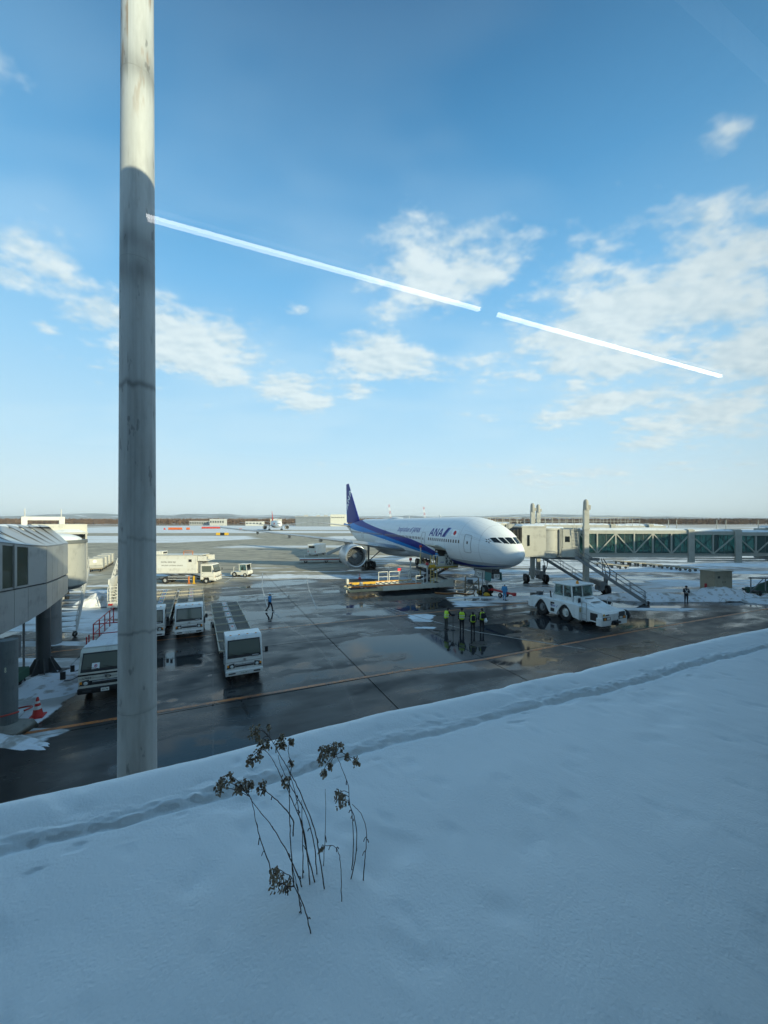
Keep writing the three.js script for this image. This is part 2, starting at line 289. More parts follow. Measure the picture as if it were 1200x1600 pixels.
// ---------------------------------------------------------------- painted lines, laid on the slabs
{
  const wear = (c, seed) => { const t = dataTex(256, 256, (u, v) => { const a = tileNoise(u, v, 9, seed, 5), f = tileNoise(u, v, 50, seed + 3, 2), k = sstep(.36, .66, a + (f - .5) * .5); return [mix(c[0], .06, k * .6), mix(c[1], .058, k * .6), mix(c[2], .055, k * .6)].map(enc); }, true); t.repeat.set(.35, .35); return new THREE.MeshStandardMaterial({ map: t, roughness: .38 }); };
  const om = wear([.56, .17, .03], 3), wm = wear([.42, .42, .40], 8), rm = wear([.50, .19, .05], 13);
  const strip = (name, pts, w, m, y = .009) => {
    const gs = []; for (let i = 0; i + 1 < pts.length; i++) { const a = V3(pts[i]), b = V3(pts[i + 1]), s = new THREE.Vector3().subVectors(b, a).cross(new THREE.Vector3(0, 1, 0)).normalize().multiplyScalar(w / 2); const L = [a.clone().sub(s), a.clone().add(s), b.clone().add(s), b.clone().sub(s)].map((p) => p.setY(y)); gs.push(quad(L[0], L[1], L[2], L[3])); }
    setting(name, gs, m);
  };
  strip('orange_stand_line', [P(-14.4, 14.9), P(-9.8, 16.77), P(0.9, 21.3), P(6.2, 23.2), P(19.5, 29.3), P(38, 37.2)], .22, om);
  strip('orange_stand_line', [P(-25, 22.6), P(-17.2, 26.2), P(-7.2, 30.4), P(2.5, 34.3), P(12, 38.2), P(24, 43.4)], .20, rm);
  strip('white_guide_line', [P(13.1, 25.0), P(9.5, 27.2), P(6.5, 29.2), P(3.4, 32.8), P(.4, 37)], .13, wm);
  strip('white_guide_line', [P(-11.5, 57), P(-9.2, 47), P(-6.4, 36.5)], .11, wm);
  strip('white_guide_line', [P(-19.6, 62), P(-15.4, 48.5), P(-11.4, 37.5), P(-8.9, 33)], .11, wm);
  strip('white_guide_line', [P(-27, 79), P(-24, 66), P(-21.6, 52)], .12, wm);
  strip('white_guide_line', [P(-34, 52), P(-43, 70)], .14, wm);
}
// ================================================================ far country
{
  // hills
  const hillTex = dataTex(256, 64, (u, v) => { const a = tileNoise(u, v, 14, 5, 5), s = sstep(.5, .66, a); return [mix(.10, .55, s), mix(.105, .58, s), mix(.12, .62, s)].map(enc); }, true);
  hillTex.repeat.set(1 / 9000, 1 / 2500);
  for (const [d, hgt, seed, x0, x1] of [[9000, 250, 4, -11500, 11500], [13500, 420, 9, -17000, 17000]]) {
    const rings = []; const n = 150;
    for (let k = 0; k <= 6; k++) { const row = []; for (let i = 0; i <= n; i++) { const x = mix(x0, x1, i / n), t = k / 6; const top = hgt * (.42 + .9 * (fbm(i * .055 + seed, seed, 4) - .25)); const y = -2 + top * Math.sin(t * Math.PI / 2) + (fbm(i * .3, k * .9 + seed, 3) - .5) * 20 * t; row.push([x, y, -(d + t * 2600 + (fbm(i * .2, k, 2) - .5) * 400)]); } rings.push(row); }
    setting('hills', loft(rings, false), new THREE.MeshStandardMaterial({ map: hillTex, roughness: 1 }), 'structure');
  }
  // the bare wood round the airfield: one mass
  const crown = (seed) => { const r = rng(seed), gs = []; for (let i = 0; i < 34; i++) { const t = Math.pow(r(), .8), y = 3 + t * 14, rad = (1 - Math.abs(t - .45) * 1.2) * 4.2, a = r() * 7, x = Math.cos(a) * rad * r(), z = Math.sin(a) * rad * r(); const g = new THREE.BufferGeometry(); const p = []; for (let k = 0; k < 3; k++) p.push(x + (r() - .5) * 3.4, y + (r() - .3) * 4.4, z + (r() - .5) * 3.4); g.setAttribute('position', new THREE.Float32BufferAttribute(p, 3)); g.computeVertexNormals(); gs.push(g); } gs.push(rod([0, 0, 0], [0, 9, 0], .35, .15, 5)); return merged(gs); };
  const bark = [mat([.17, .11, .078], .95, 0, { clean: 1 }), mat([.14, .10, .08], .95, 0, { clean: 1 }), mat([.21, .14, .095], .95, 0, { clean: 1 })];
  const m4 = new THREE.Matrix4(), q4 = new THREE.Quaternion(), up = new THREE.Vector3(0, 1, 0);
  for (let k = 0; k < 3; k++) {
    const n = 3200, im = new THREE.InstancedMesh(crown(70 + k), bark[k], n), r = rng(300 + k);
    for (let i = 0; i < n; i++) { const x = (r() - .5) * 3600, band = r(), d = 1010 + band * 330 + Math.abs(x) * .12 + (fbm(x * .004, 3, 3) - .5) * 120, s = .68 + r() * .38; m4.compose(new THREE.Vector3(x, -.5, -d), q4.setFromAxisAngle(up, r() * 7), new THREE.Vector3(s * 1.25, s, s * 1.25)); im.setMatrixAt(i, m4); }
    im.name = numbered('bare_wood'); im.userData = { kind: 'stuff', label: 'far band of bare brown woodland along the horizon' }; scene.add(im);
  }
  // straw coloured grass verge in front of the wood
  setting('grass_verge', quad(P(-1300, 905, -.02), P(-20, 900, -.02), P(-20, 1000, -.02), P(-1300, 1000, -.02)), mat([.30, .20, .10], .95, 0, { map: grime6 }));
}
scene.fog = new THREE.FogExp2(lin(.62, .70, .76), .00004);
// ================================================================ the terminal: the photograph is taken from its upper floor, through the window
const W_V = .30, LEDGE = EYE - 1.6, ROOF_Y = 15.35;
const T = thing('terminal_building', 'terminal building with a deep flat roof over the upper floor window', 'building', [0, 0, 0], 24.0 * Math.PI / 180);
// in its own axes: x along the front (U), z = -V
{
  const wallM = mat([.55, .55, .53], .7), inM = mat([.30, .31, .31], .8), ceilM = mat([.42, .42, .41], .8), carpet = mat([.05, .055, .06], .9), pan = mat([.58, .59, .58], .5);
  part('lower_wall', box(220, 5.9, .3, 30, 2.95, -2.96), wallM, T);
  part('ledge_slab', box(220, .25, 2.78, 30, 6.03, -1.72), wallM, T);
  part('parapet', box(220, .38, .26, 30, 6.35, -2.83), wallM, T);
  part('roof', box(220, .4, 24, 30, ROOF_Y + .2, -1.05 + 12), wallM, T);
  part('upper_wall', box(220, ROOF_Y - 9.85, .24, 30, (ROOF_Y + 9.85) / 2, -W_V + .14), pan, T);
  part('front_wall', [box(72, 3.69, .24, -44, 8.0, -W_V + .14), box(128, 3.69, .24, 76, 8.0, -W_V + .14)], pan, T);
  part('rear_wall', box(220, ROOF_Y - .02, .3, 30, ROOF_Y / 2, 8.2), wallM, T);
  part('end_wall', box(.3, ROOF_Y - .02, 7.9, -79.8, ROOF_Y / 2, 4.0), wallM, T); part('end_wall', box(.3, ROOF_Y - .02, 7.9, 139.8, ROOF_Y / 2, 4.0), wallM, T);
  part('floor', box(219, .2, 8.1, 30, 6.5, 3.98), carpet, T);
  part('ceiling', box(219, .12, 7.95, 30, 9.76, 4.0), ceilM, T);
  part('room_wall', box(.15, 3.08, 7.9, -7.9, 8.15, 4.0), inM, T); part('room_wall', box(.15, 3.08, 7.9, 11.9, 8.15, 4.0), inM, T);
  part('window_frame', [box(.06, 3.1, .09, -7.75, 8.15, -W_V), box(.06, 3.1, .09, 11.75, 8.15, -W_V), box(19.4, .09, .09, 2, 9.66, -W_V), box(19.4, .09, .09, 2, 6.66, -W_V)], M.dullSteel, T);
}
// ---------------------------------------------------------------- snow on the ledge outside the window
{
  const vc = 2.48, rows = [];
  for (let i = 0; i <= 44; i++) rows.push(W_V + .04 + (vc - .16 - W_V - .04) * i / 44);
  for (let i = 1; i <= 34; i++) rows.push(vc - .16 + .30 * i / 34);
  for (let i = 1; i <= 14; i++) rows.push(vc + .14 + .34 * i / 14);
  const u0 = -9, u1 = 22, n = 1250, pos = [], idx = [], m = rows.length;
  for (let i = 0; i <= n; i++) {
    const u = mix(u0, u1, i / n), wob = (fbm(u * .8, 4, 3) - .5) * .10 + (fbm(u * 5, 9, 3) - .5) * .035, hgt = .05 + (fbm(u * .7, 20, 3) - .5) * .03, far = vc + .47 + (fbm(u * .35, 33, 2) - .5) * .05;
    for (let j = 0; j < m; j++) {
      const bend = -.10 * sstep(1.4, -1.6, u), v = rows[j] + bend * sstep(vc - 1.2, vc - .2, rows[j]), c = vc + wob + bend;
      let y = LEDGE + (fbm(u * .4 + 3, v * .7, 3) - .5) * .05 + (fbm(u * 2.2, v * 2.6, 4) - .5) * .014 + (fbm(u * 15, v * 19, 3) - .5) * .005;
      y -= .012 * sstep(.66, .80, fbm(u * 2.6 + 60, v * 3.1 + 8, 3)) + .008 * sstep(.76, .84, fbm(u * 8 + 5, v * 9, 2));
      const t = (v - c) / (far + bend - c);
      if (v > c - .14) {
        const crumb = fbm(u * 22 + 8, v * 30, 4) - .5, lump = Math.abs(fbm(u * 13, v * 26 + 40, 3) - .5), calm = .3 + 1.1 * fbm(u * .6 + 12, 7, 2);
        y += Math.exp(-Math.pow((v - c) / .020, 2)) * (-.018 + crumb * .026) * calm + Math.exp(-Math.pow((v - c - .05) / .04, 2)) * (lump * .05 + crumb * .02) * calm;
        if (t > 0) { y += hgt * Math.sin(Math.PI * .5 * Math.min(1, t * 1.3)); if (t > .6) y -= Math.pow((t - .6) / .4, 2) * .07; }
      }
      const p = UV(u, v, y); pos.push(p.x, p.y, p.z);
    }
    const be = -.10 * sstep(1.4, -1.6, u), e = UV(u, rows[m - 1] + be + .012, LEDGE - .10), f = UV(u, rows[m - 1] + be - .02, LEDGE - .30); pos.push(e.x, e.y, e.z, f.x, f.y, f.z);
  }
  const w = m + 2; for (let i = 0; i < n; i++) for (let j = 0; j + 1 < w; j++) { const a = i * w + j; idx.push(a, a + w, a + 1, a + 1, a + w, a + w + 1); }
  const g = new THREE.BufferGeometry(); g.setAttribute('position', new THREE.Float32BufferAttribute(pos, 3)); g.setIndex(idx); g.computeVertexNormals();
  const sm = new THREE.MeshPhysicalMaterial({ color: lin(.90, .93, .94), roughness: .8, sheen: .1, bumpMap: at(dataTex(512, 512, (u, v) => { const k = tileNoise(u, v, 60, 5, 4); return [k, k, k]; }), .6), bumpScale: .0018 });
  const s = setting('ledge_snow', g, sm, 'structure');
}
// ================================================================ aircraft (built nose at the origin, facing -z, s = metres aft of the nose = +z, starboard = +x)
const FL = 73.1;
const fusR = (s) => { if (s < 10) return 3.1 * Math.pow(Math.max(0, 1 - Math.pow(1 - s / 10, 2.2)), .62); if (s < 48) return 3.1; const t = (s - 48) / (FL - 48); return mix(3.1 * (1 - Math.pow(t, 1.75)), .32, t * t * .9); };
const fusC = (s) => s < 9 ? 5.8 - Math.pow(1 - s / 9, 2) : s < 48 ? 5.8 : 5.8 + 1.75 * Math.pow((s - 48) / (FL - 48), 1.35);
const fusP = (s, phi, off = 0) => { const r = fusR(s) + off; return [r * Math.sin(phi), fusC(s) + r * Math.cos(phi), s]; };
const fusUV = (s, phi) => [s / FL, .5 + phi / (2 * Math.PI)];
const phiAt = (s, h) => Math.acos(clamp((h - fusC(s)) / fusR(s), -1, 1));
function fusPatch(s0, s1, p0, p1, off, ns = 4, np = 8, list) {   // a piece of skin between two stations and two angles; list: only its outline corners (s,phi) bilinear
  const pos = [], uv = [], idx = [];
  for (let i = 0; i <= ns; i++) for (let j = 0; j <= np; j++) {
    const a = i / ns, b = j / np; let s = mix(s0, s1, a), f = mix(p0, p1, b);
    if (list) { s = mix(mix(list[0][0], list[1][0], a), mix(list[3][0], list[2][0], a), b); f = mix(mix(list[0][1], list[1][1], a), mix(list[3][1], list[2][1], a), b); }
    pos.push(...fusP(s, f, off)); uv.push(...fusUV(s, f));
  }
  for (let i = 0; i < ns; i++) for (let j = 0; j < np; j++) { const a = i * (np + 1) + j, b = a + np + 1; idx.push(a, a + 1, b, b, a + 1, b + 1); }
  const g = new THREE.BufferGeometry(); g.setAttribute('position', new THREE.Float32BufferAttribute(pos, 3)); g.setAttribute('uv', new THREE.Float32BufferAttribute(uv, 2)); g.setIndex(idx); g.computeVertexNormals(); return g;
}
function fusOutline(s0, s1, p0, p1, off, r, cr = .12) {
  const pts = [], add = (s, f) => pts.push(new THREE.Vector3(...fusP(s, f, off))); const cp = cr / 3.1;
  for (let i = 0; i <= 6; i++) add(mix(s0 + cr, s1 - cr, i / 6), p0); for (let i = 0; i <= 8; i++) add(s1, mix(p0 + cp, p1 - cp, i / 8));
  for (let i = 0; i <= 6; i++) add(mix(s1 - cr, s0 + cr, i / 6), p1); for (let i = 0; i <= 8; i++) add(s0, mix(p1 - cp, p0 + cp, i / 8));
  return new THREE.TubeGeometry(new THREE.CatmullRomCurve3(pts, true, 'centripetal'), 80, r, 5, true);
}
function foil(chord, thick, n = 14) { const o = []; for (let i = 0; i <= n; i++) { const x = .5 * (1 + Math.cos(Math.PI * i / n)); o.push([x, .62]); } for (let i = 1; i < n; i++) { const x = .5 * (1 - Math.cos(Math.PI * i / n)); o.push([x, -.42]); } return o.map(([x, k]) => [x * chord, k * thick * 2.2 * (.2969 * Math.sqrt(x) - .126 * x - .3516 * x * x + .2843 * x ** 3 - .1015 * x ** 4) * 5 * .5]); }
function wingGeo(stations, side) { const rings = stations.map(([y, le, ch, h, th]) => foil(ch, th * ch).map(([c, t]) => [side * y, h + t, le + c])); return loft(side > 0 ? rings : rings.map((r) => r.slice().reverse())); }
function airliner(o) {
  const A = thing('airliner', o.label, 'aircraft', P(o.x, o.d), turnOf(o.fx, o.fd), o.group); if (o.scale) A.scale.setScalar(o.scale);
  const skin = new THREE.MeshPhysicalMaterial({ map: o.livery, roughness: .5, specularIntensity: .4, bumpMap: at(roughTex, .08), bumpScale: .0006 });
  // fuselage shell with the hold opening left out
  const ss = []; for (let i = 0; i <= 26; i++) ss.push(10.3 * Math.pow(i / 26, 1.7)); for (let s = 11.2; s < 13; s += .9) ss.push(s); ss.push(13); for (let s = 14; s < FL; s += 1.25) ss.push(s); ss.push(FL);
  const HP0 = Math.acos(-1.0 / 3.1), HP1 = Math.acos(-2.55 / 3.1), ps = []; for (let i = 0; i <= 72; i++) ps.push(-Math.PI + i * Math.PI / 36); ps.push(HP0, HP1); ps.sort((a, b) => a - b);
  const pos = [], uv = [], idx = [], n = ps.length;
  for (const s of ss) for (const f of ps) { pos.push(...fusP(s, f)); uv.push(...fusUV(s, f)); }
  for (let i = 0; i + 1 < ss.length; i++) for (let j = 0; j + 1 < n; j++) { const mid = (ps[j] + ps[j + 1]) / 2; if (o.hold && ss[i] >= 10.29 && ss[i + 1] <= 13.01 && mid > HP0 && mid < HP1) continue; const a = i * n + j, b = a + n; idx.push(a, a + 1, b, b, a + 1, b + 1); }
  const fg = new THREE.BufferGeometry(); fg.setAttribute('position', new THREE.Float32BufferAttribute(pos, 3)); fg.setAttribute('uv', new THREE.Float32BufferAttribute(uv, 2)); fg.setIndex(idx); fg.computeVertexNormals();
  const body = part('fuselage', fg, skin, A, true);
  part('tail_cone', new THREE.SphereGeometry(.34, 12, 8).scale(1, 1, 1.6).translate(0, fusC(FL), FL), M.dullSteel, A);
  // wings
  const wm = mat([.40, .41, .42], .42, .25), wl = mat([.62, .63, .64], .3, .75);
  const ST = [[2.2, 24.2, 14.6, 3.75, .12], [6, 27.0, 11.4, 4.35, .115], [10, 29.8, 8.6, 4.95, .105], [20, 36.9, 5.2, 6.15, .095], [28, 42.6, 2.7, 7.0, .09], [30.4, 44.9, 1.2, 7.25, .08]];
  for (const side of [1, -1]) {
    const w = part('wing', wingGeo(ST, side), wm, A);
    const slat = ST.slice(1).map(([y, le, ch, h, th]) => [side * y, h + .01, le - .03]); part('slat', pipe(slat, .12, 8, 40), wl, w);
    for (const [y, sl, h, l] of [[7.2, 37.3, 4.1, 3.6], [13.4, 37.2, 4.95, 3.2], [18.6, 40.0, 5.6, 2.8], [24, 42.6, 6.25, 2.2]]) part('flap_fairing', new THREE.SphereGeometry(1, 12, 10).scale(.24, .32, l * .5).rotateX(.05).translate(side * y, h, sl), wm, w);
    const hs = part('tailplane', wingGeo([[.6, 60.6, 7.6, 7.1, .09], [10.7, 68.6, 2.4, 8.3, .08]], side), mat([.55, .56, .57], .4), A);
    // engine
    const e = new THREE.Group(); e.name = 'engine'; A.add(e); e.position.set(side * 9.6, 2.78, 26.9);
    const nac = new THREE.LatheGeometry([[1.42, 1.0], [1.44, .4], [1.5, .12], [1.6, 0], [1.70, .06], [1.82, .5], [1.92, 1.6], [1.93, 3.0], [1.78, 4.6], [1.5, 5.7], [1.46, 5.7], [1.3, 4.6]].map((p) => new THREE.Vector2(...p)), 44).rotateX(Math.PI / 2);
    part('nacelle', nac, o.nacelle, e);
    part('inlet_lip', new THREE.LatheGeometry([[1.425, .5], [1.43, .3], [1.49, .10], [1.6, -.012], [1.705, .05], [1.79, .32]].map((p) => new THREE.Vector2(...p)), 44).rotateX(Math.PI / 2), M.alu, e);
    part('exhaust_cone', new THREE.LatheGeometry([[1.2, 4.6], [1.0, 6.4], [.92, 6.4], [.6, 6.3], [.05, 7.6]].map((p) => new THREE.Vector2(...p)), 28).rotateX(Math.PI / 2), M.dullSteel, e);
    if (o.detail) {
      part('fan_case', new THREE.CylinderGeometry(1.4, 1.4, .9, 40, 1, true).rotateX(Math.PI / 2).translate(0, 0, 1.3), M.darkGrey, e);
      const blade = (() => { const r = []; for (let i = 0; i <= 6; i++) { const t = i / 6, rad = mix(.40, 1.36, t), w = mix(.17, .30, t), tw = mix(.35, 1.02, t), ox = .12 * Math.sin(t * 2.2); r.push([[ox - w * Math.cos(tw), rad, w * Math.sin(tw) * .8], [ox, rad, .025], [ox + w * Math.cos(tw), rad, -w * Math.sin(tw) * .8], [ox, rad, -.025]]); } return loft(r); })();
      for (let k = 0; k < 22; k++) { const b = part('fan_blade', blade.clone(), M.midGrey, e); b.rotation.z = k * Math.PI / 11; b.position.z = 1.15; }
      part('spinner', new THREE.LatheGeometry([[.01, .45], [.14, .55], [.3, .8], [.42, 1.1], [.42, 1.35]].map((p) => new THREE.Vector2(...p)), 24).rotateX(Math.PI / 2), M.lightGrey, e);
      part('fan_backing', new THREE.CircleGeometry(1.41, 40).rotateY(Math.PI).translate(0, 0, 1.62), M.black, e);
    } else part('fan_backing', new THREE.CircleGeometry(1.41, 30).rotateY(Math.PI).translate(0, 0, .8), M.black, e);
    part('pylon', loft([[[-.18, 1.75, 1.4], [.18, 1.75, 1.4], [.18, 1.3, 6.6], [-.18, 1.3, 6.6]], [[-.16, 2.35, 3.0], [.16, 2.35, 3.0], [.16, 2.5, 8.4], [-.16, 2.5, 8.4]]]), wm, e);
    // main gear
    const g = new THREE.Group(); g.name = 'main_gear'; A.add(g); g.position.set(side * 5.4, 0, 34.0);
    part('strut', [rod([0, 3.9, 0], [0, .7, 0], .2, .16, 12), rod([0, 1.2, .1], [-side * 2.4, 3.4, -.6], .1, .1, 8), bar([0, .64, -1.5], [0, .64, 1.5], .2, .24)], M.lightGrey, g);
    for (const z of [-1.42, 0, 1.42]) for (const x of [-.56, .56]) wheel(g, .66, .46, x, .66, z, M.lightGrey);
    part('gear_door', box(.06, 1.6, 2.6, side * .75, 2.5, 0, 0, 0, side * .15), wm, g);
  }
  part('belly_fairing', (() => { const r = []; for (let i = 0; i <= 20; i++) { const t = i / 20, s = mix(21.5, 43.5, t), k = Math.pow(Math.sin(Math.PI * clamp(t * .98 + .01)), .45), row = []; for (let j = 0; j < 24; j++) { const a = j / 24 * 2 * Math.PI, cx = Math.cos(a), sy = Math.sin(a); row.push([3.42 * k * Math.sign(cx) * Math.pow(Math.abs(cx), .7), 3.95 + 1.72 * k * Math.sign(sy) * Math.pow(Math.abs(sy), .7), s]); } r.push(row.reverse()); } return loft(r); })(), mat([.50, .51, .52], .4), A);
  // fin
  const finPts = [[58.2, 8.4], [68.7, 18.35], [69.2, 18.5], [71.5, 18.5], [70.9, 8.2]];
  const fin = (() => { const rows = []; for (let k = 0; k <= 8; k++) { const t = k / 8, y = mix(8.0, 18.5, t), le = mix(57.8, 68.8, t), te = mix(70.9, 71.5, t); rows.push(foil(te - le, .09 * (te - le), 12).map(([c, w]) => [(w > 0 ? w : w * 1.476), y, le + c])); } const g = loft(rows.map((r) => r.slice().reverse())); const p = g.attributes.position, u = new Float32Array(p.count * 2); for (let i = 0; i < p.count; i++) { u[i * 2] = (p.getZ(i) - 57) / 16; u[i * 2 + 1] = (p.getY(i) - 8) / 10.6; } g.setAttribute('uv', new THREE.BufferAttribute(u, 2)); return g; })();
  part('fin', fin, new THREE.MeshPhysicalMaterial({ map: o.finTex, roughness: .5, specularIntensity: .4 }), A, true);
  // cockpit
  const sAt = (phi, h) => { let a = .2, b = 8; for (let k = 0; k < 40; k++) { const m = (a + b) / 2; if (fusC(m) + fusR(m) * Math.cos(phi) < h) a = m; else b = m; } return (a + b) / 2; };
  const D2 = Math.PI / 180;
  for (const side of [1, -1]) for (const [f0, f1, f2, f3, h0, h1, h2, h3] of [[3, 31, 27, 3, 5.98, 6.0, 6.62, 6.62], [34, 48, 42, 30, 6.01, 6.04, 6.62, 6.63], [51, 62, 55, 45, 6.05, 6.12, 6.56, 6.62]]) {
    const L = [[f0, h0], [f1, h1], [f2, h2], [f3, h3]].map(([f, h]) => [sAt(f * D2, h), side * f * D2]);
    part('cockpit_window', fusPatch(0, 0, 0, 0, .012, 8, 6, L), M.glassDark, A, true);
  }
  if (o.detail) {
    // doors and cabin windows
    const doors = [[5.7, 1], [16.4, 1], [32.2, 1], [45.6, 1], [60.2, .9]], frameM = mat([.16, .17, .19], .5, 0, { clean: 1 });
    for (const side of [1, -1]) for (const [s, k] of doors) {
      const a = phiAt(s, 6.78), b = phiAt(s, 4.88), p0 = Math.min(side * a, side * b), p1 = Math.max(side * a, side * b);
      const dr = part('cabin_door', fusPatch(s - .52, s + .52, p0, p1, .010, 4, 8), skin, A, true); part('door_frame', fusOutline(s - .55, s + .55, p0 - .01, p1 + .01, .012, .022), frameM, dr);
      const wa = phiAt(s, 6.1), wb = phiAt(s, 5.8); part('door_window', fusPatch(s - .12, s + .12, side > 0 ? wa : -wb, side > 0 ? wb : -wa, .018, 2, 3), M.glassDark, dr, true);
    }
    for (const side of [1, -1]) { const gs = []; for (let s = 7.2; s < 61; s += .535) { if (doors.some(([d]) => Math.abs(d - s) < .85) || Math.abs(s - 15.2) < .4) continue; const a = phiAt(s, 6.18), b = phiAt(s, 5.82); gs.push(fusPatch(s - .13, s + .13, side > 0 ? a : -b, side > 0 ? b : -a, .011, 2, 3)); } const w = part('cabin_windows', gs, mat([.05, .055, .065], .12, 0, { clean: 1 }), A, true); w.userData.kind = 'stuff'; }
    // the open hold
    const inner = [quad([3.0, 3.0, 10.3], [.3, 3.0, 10.3], [.3, 5.0, 10.3], [3.0, 5.0, 10.3]), quad([.3, 3.0, 13], [3.0, 3.0, 13], [3.0, 5.0, 13], [.3, 5.0, 13]), quad([.3, 3.2, 10.3], [3.0, 3.2, 10.3], [3.0, 3.2, 13], [.3, 3.2, 13]), quad([.3, 4.85, 10.3], [.3, 4.85, 13], [2.95, 4.85, 13], [2.95, 4.85, 10.3]), quad([.3, 3, 10.3], [.3, 3, 13], [.3, 5, 13], [.3, 5, 10.3])];
    part('cargo_hold', inner, mat([.12, .12, .11], .8), A);
    const cd = (() => { const r = []; for (const dz of [10.28, 13.02]) { const o1 = [], o2 = []; for (let k = 0; k <= 8; k++) { const t = k / 8; o1.push([2.93 + 1.72 * Math.sin(t * .95) / .95, 4.82 + .62 * Math.sin(t * 1.9), dz]); o2.push([2.93 + 1.72 * Math.sin(t * .95) / .95, 4.74 + .60 * Math.sin(t * 1.9), dz]); } r.push([...o1, ...o2.reverse()]); } return flat(loft(r)); })();
    part('cargo_door', cd, M.cream, A);
    part('cargo_door_frame', fusOutline(10.28, 13.02, HP0, HP1, .0, .05), M.dullSteel, A);
    // nose gear
    const g = new THREE.Group(); g.name = 'nose_gear'; A.add(g); g.position.set(0, 0, 5.9);
    part('strut', [rod([0, 3.0, .15], [0, .55, 0], .13, .11, 12), rod([0, 1.4, .1], [0, 2.9, -1.6], .07), rod([-.3, .53, 0], [.3, .53, 0], .08), box(.5, .22, .3, 0, 1.5, -.1)], M.lightGrey, g);
    for (const x of [-.36, .36]) wheel(g, .54, .38, x, .54, 0, M.lightGrey);
    for (const x of [-.62, .62]) part('gear_door', box(.05, 1.0, 2.0, x, 2.25, .6, 0, 0, x * .1), M.lightGrey, g);
    for (const x of [-.70, .70]) part('gear_door', box(.05, .9, 1.15, x, 2.2, -1.15, 0, 0, x * .1), M.teal, g);
    const num = signMat(128, 96, (k, w, h) => { k.fillStyle = '#d9dad8'; k.fillRect(0, 0, w, h); k.fillStyle = '#22252c'; k.font = 'bold 64px sans-serif'; k.textAlign = 'center'; k.fillText('757', w / 2, 70); });
    part('number_plate', quad([.36, 1.95, -1.78], [-.36, 1.95, -1.78], [-.36, 2.5, -1.78], [.36, 2.5, -1.78]), num, g, true); part('number_plate', [quad([.745, 1.9, .02], [.745, 1.9, -.62 + 1.6], [.745, 2.6, -.62 + 1.6], [.745, 2.6, .02], [[1, 0], [0, 0], [0, 1], [1, 1]])], num, g, true);
    for (const x of [.25, -.25]) part('taxi_light', new THREE.SphereGeometry(.1, 10, 8).translate(x, 1.9, -.2), M.lampGlass, g);
    part('gear_bay', box(1.0, .5, 3.6, 0, 2.75, .2), M.darkGrey, g);
    for (const z of [17, 28]) part('antenna', prism([[0, 0], [.5, 0], [.35, .35], [.15, .35]], .05).rotateY(-Math.PI / 2).translate(0, 8.88, z), M.white, A);
    part('radome_dome', new THREE.SphereGeometry(1, 20, 12, 0, 7, 0, Math.PI / 2).scale(.9, .32, 2.6).translate(0, 8.82, 34), M.white, A);
  }
  return A;
}
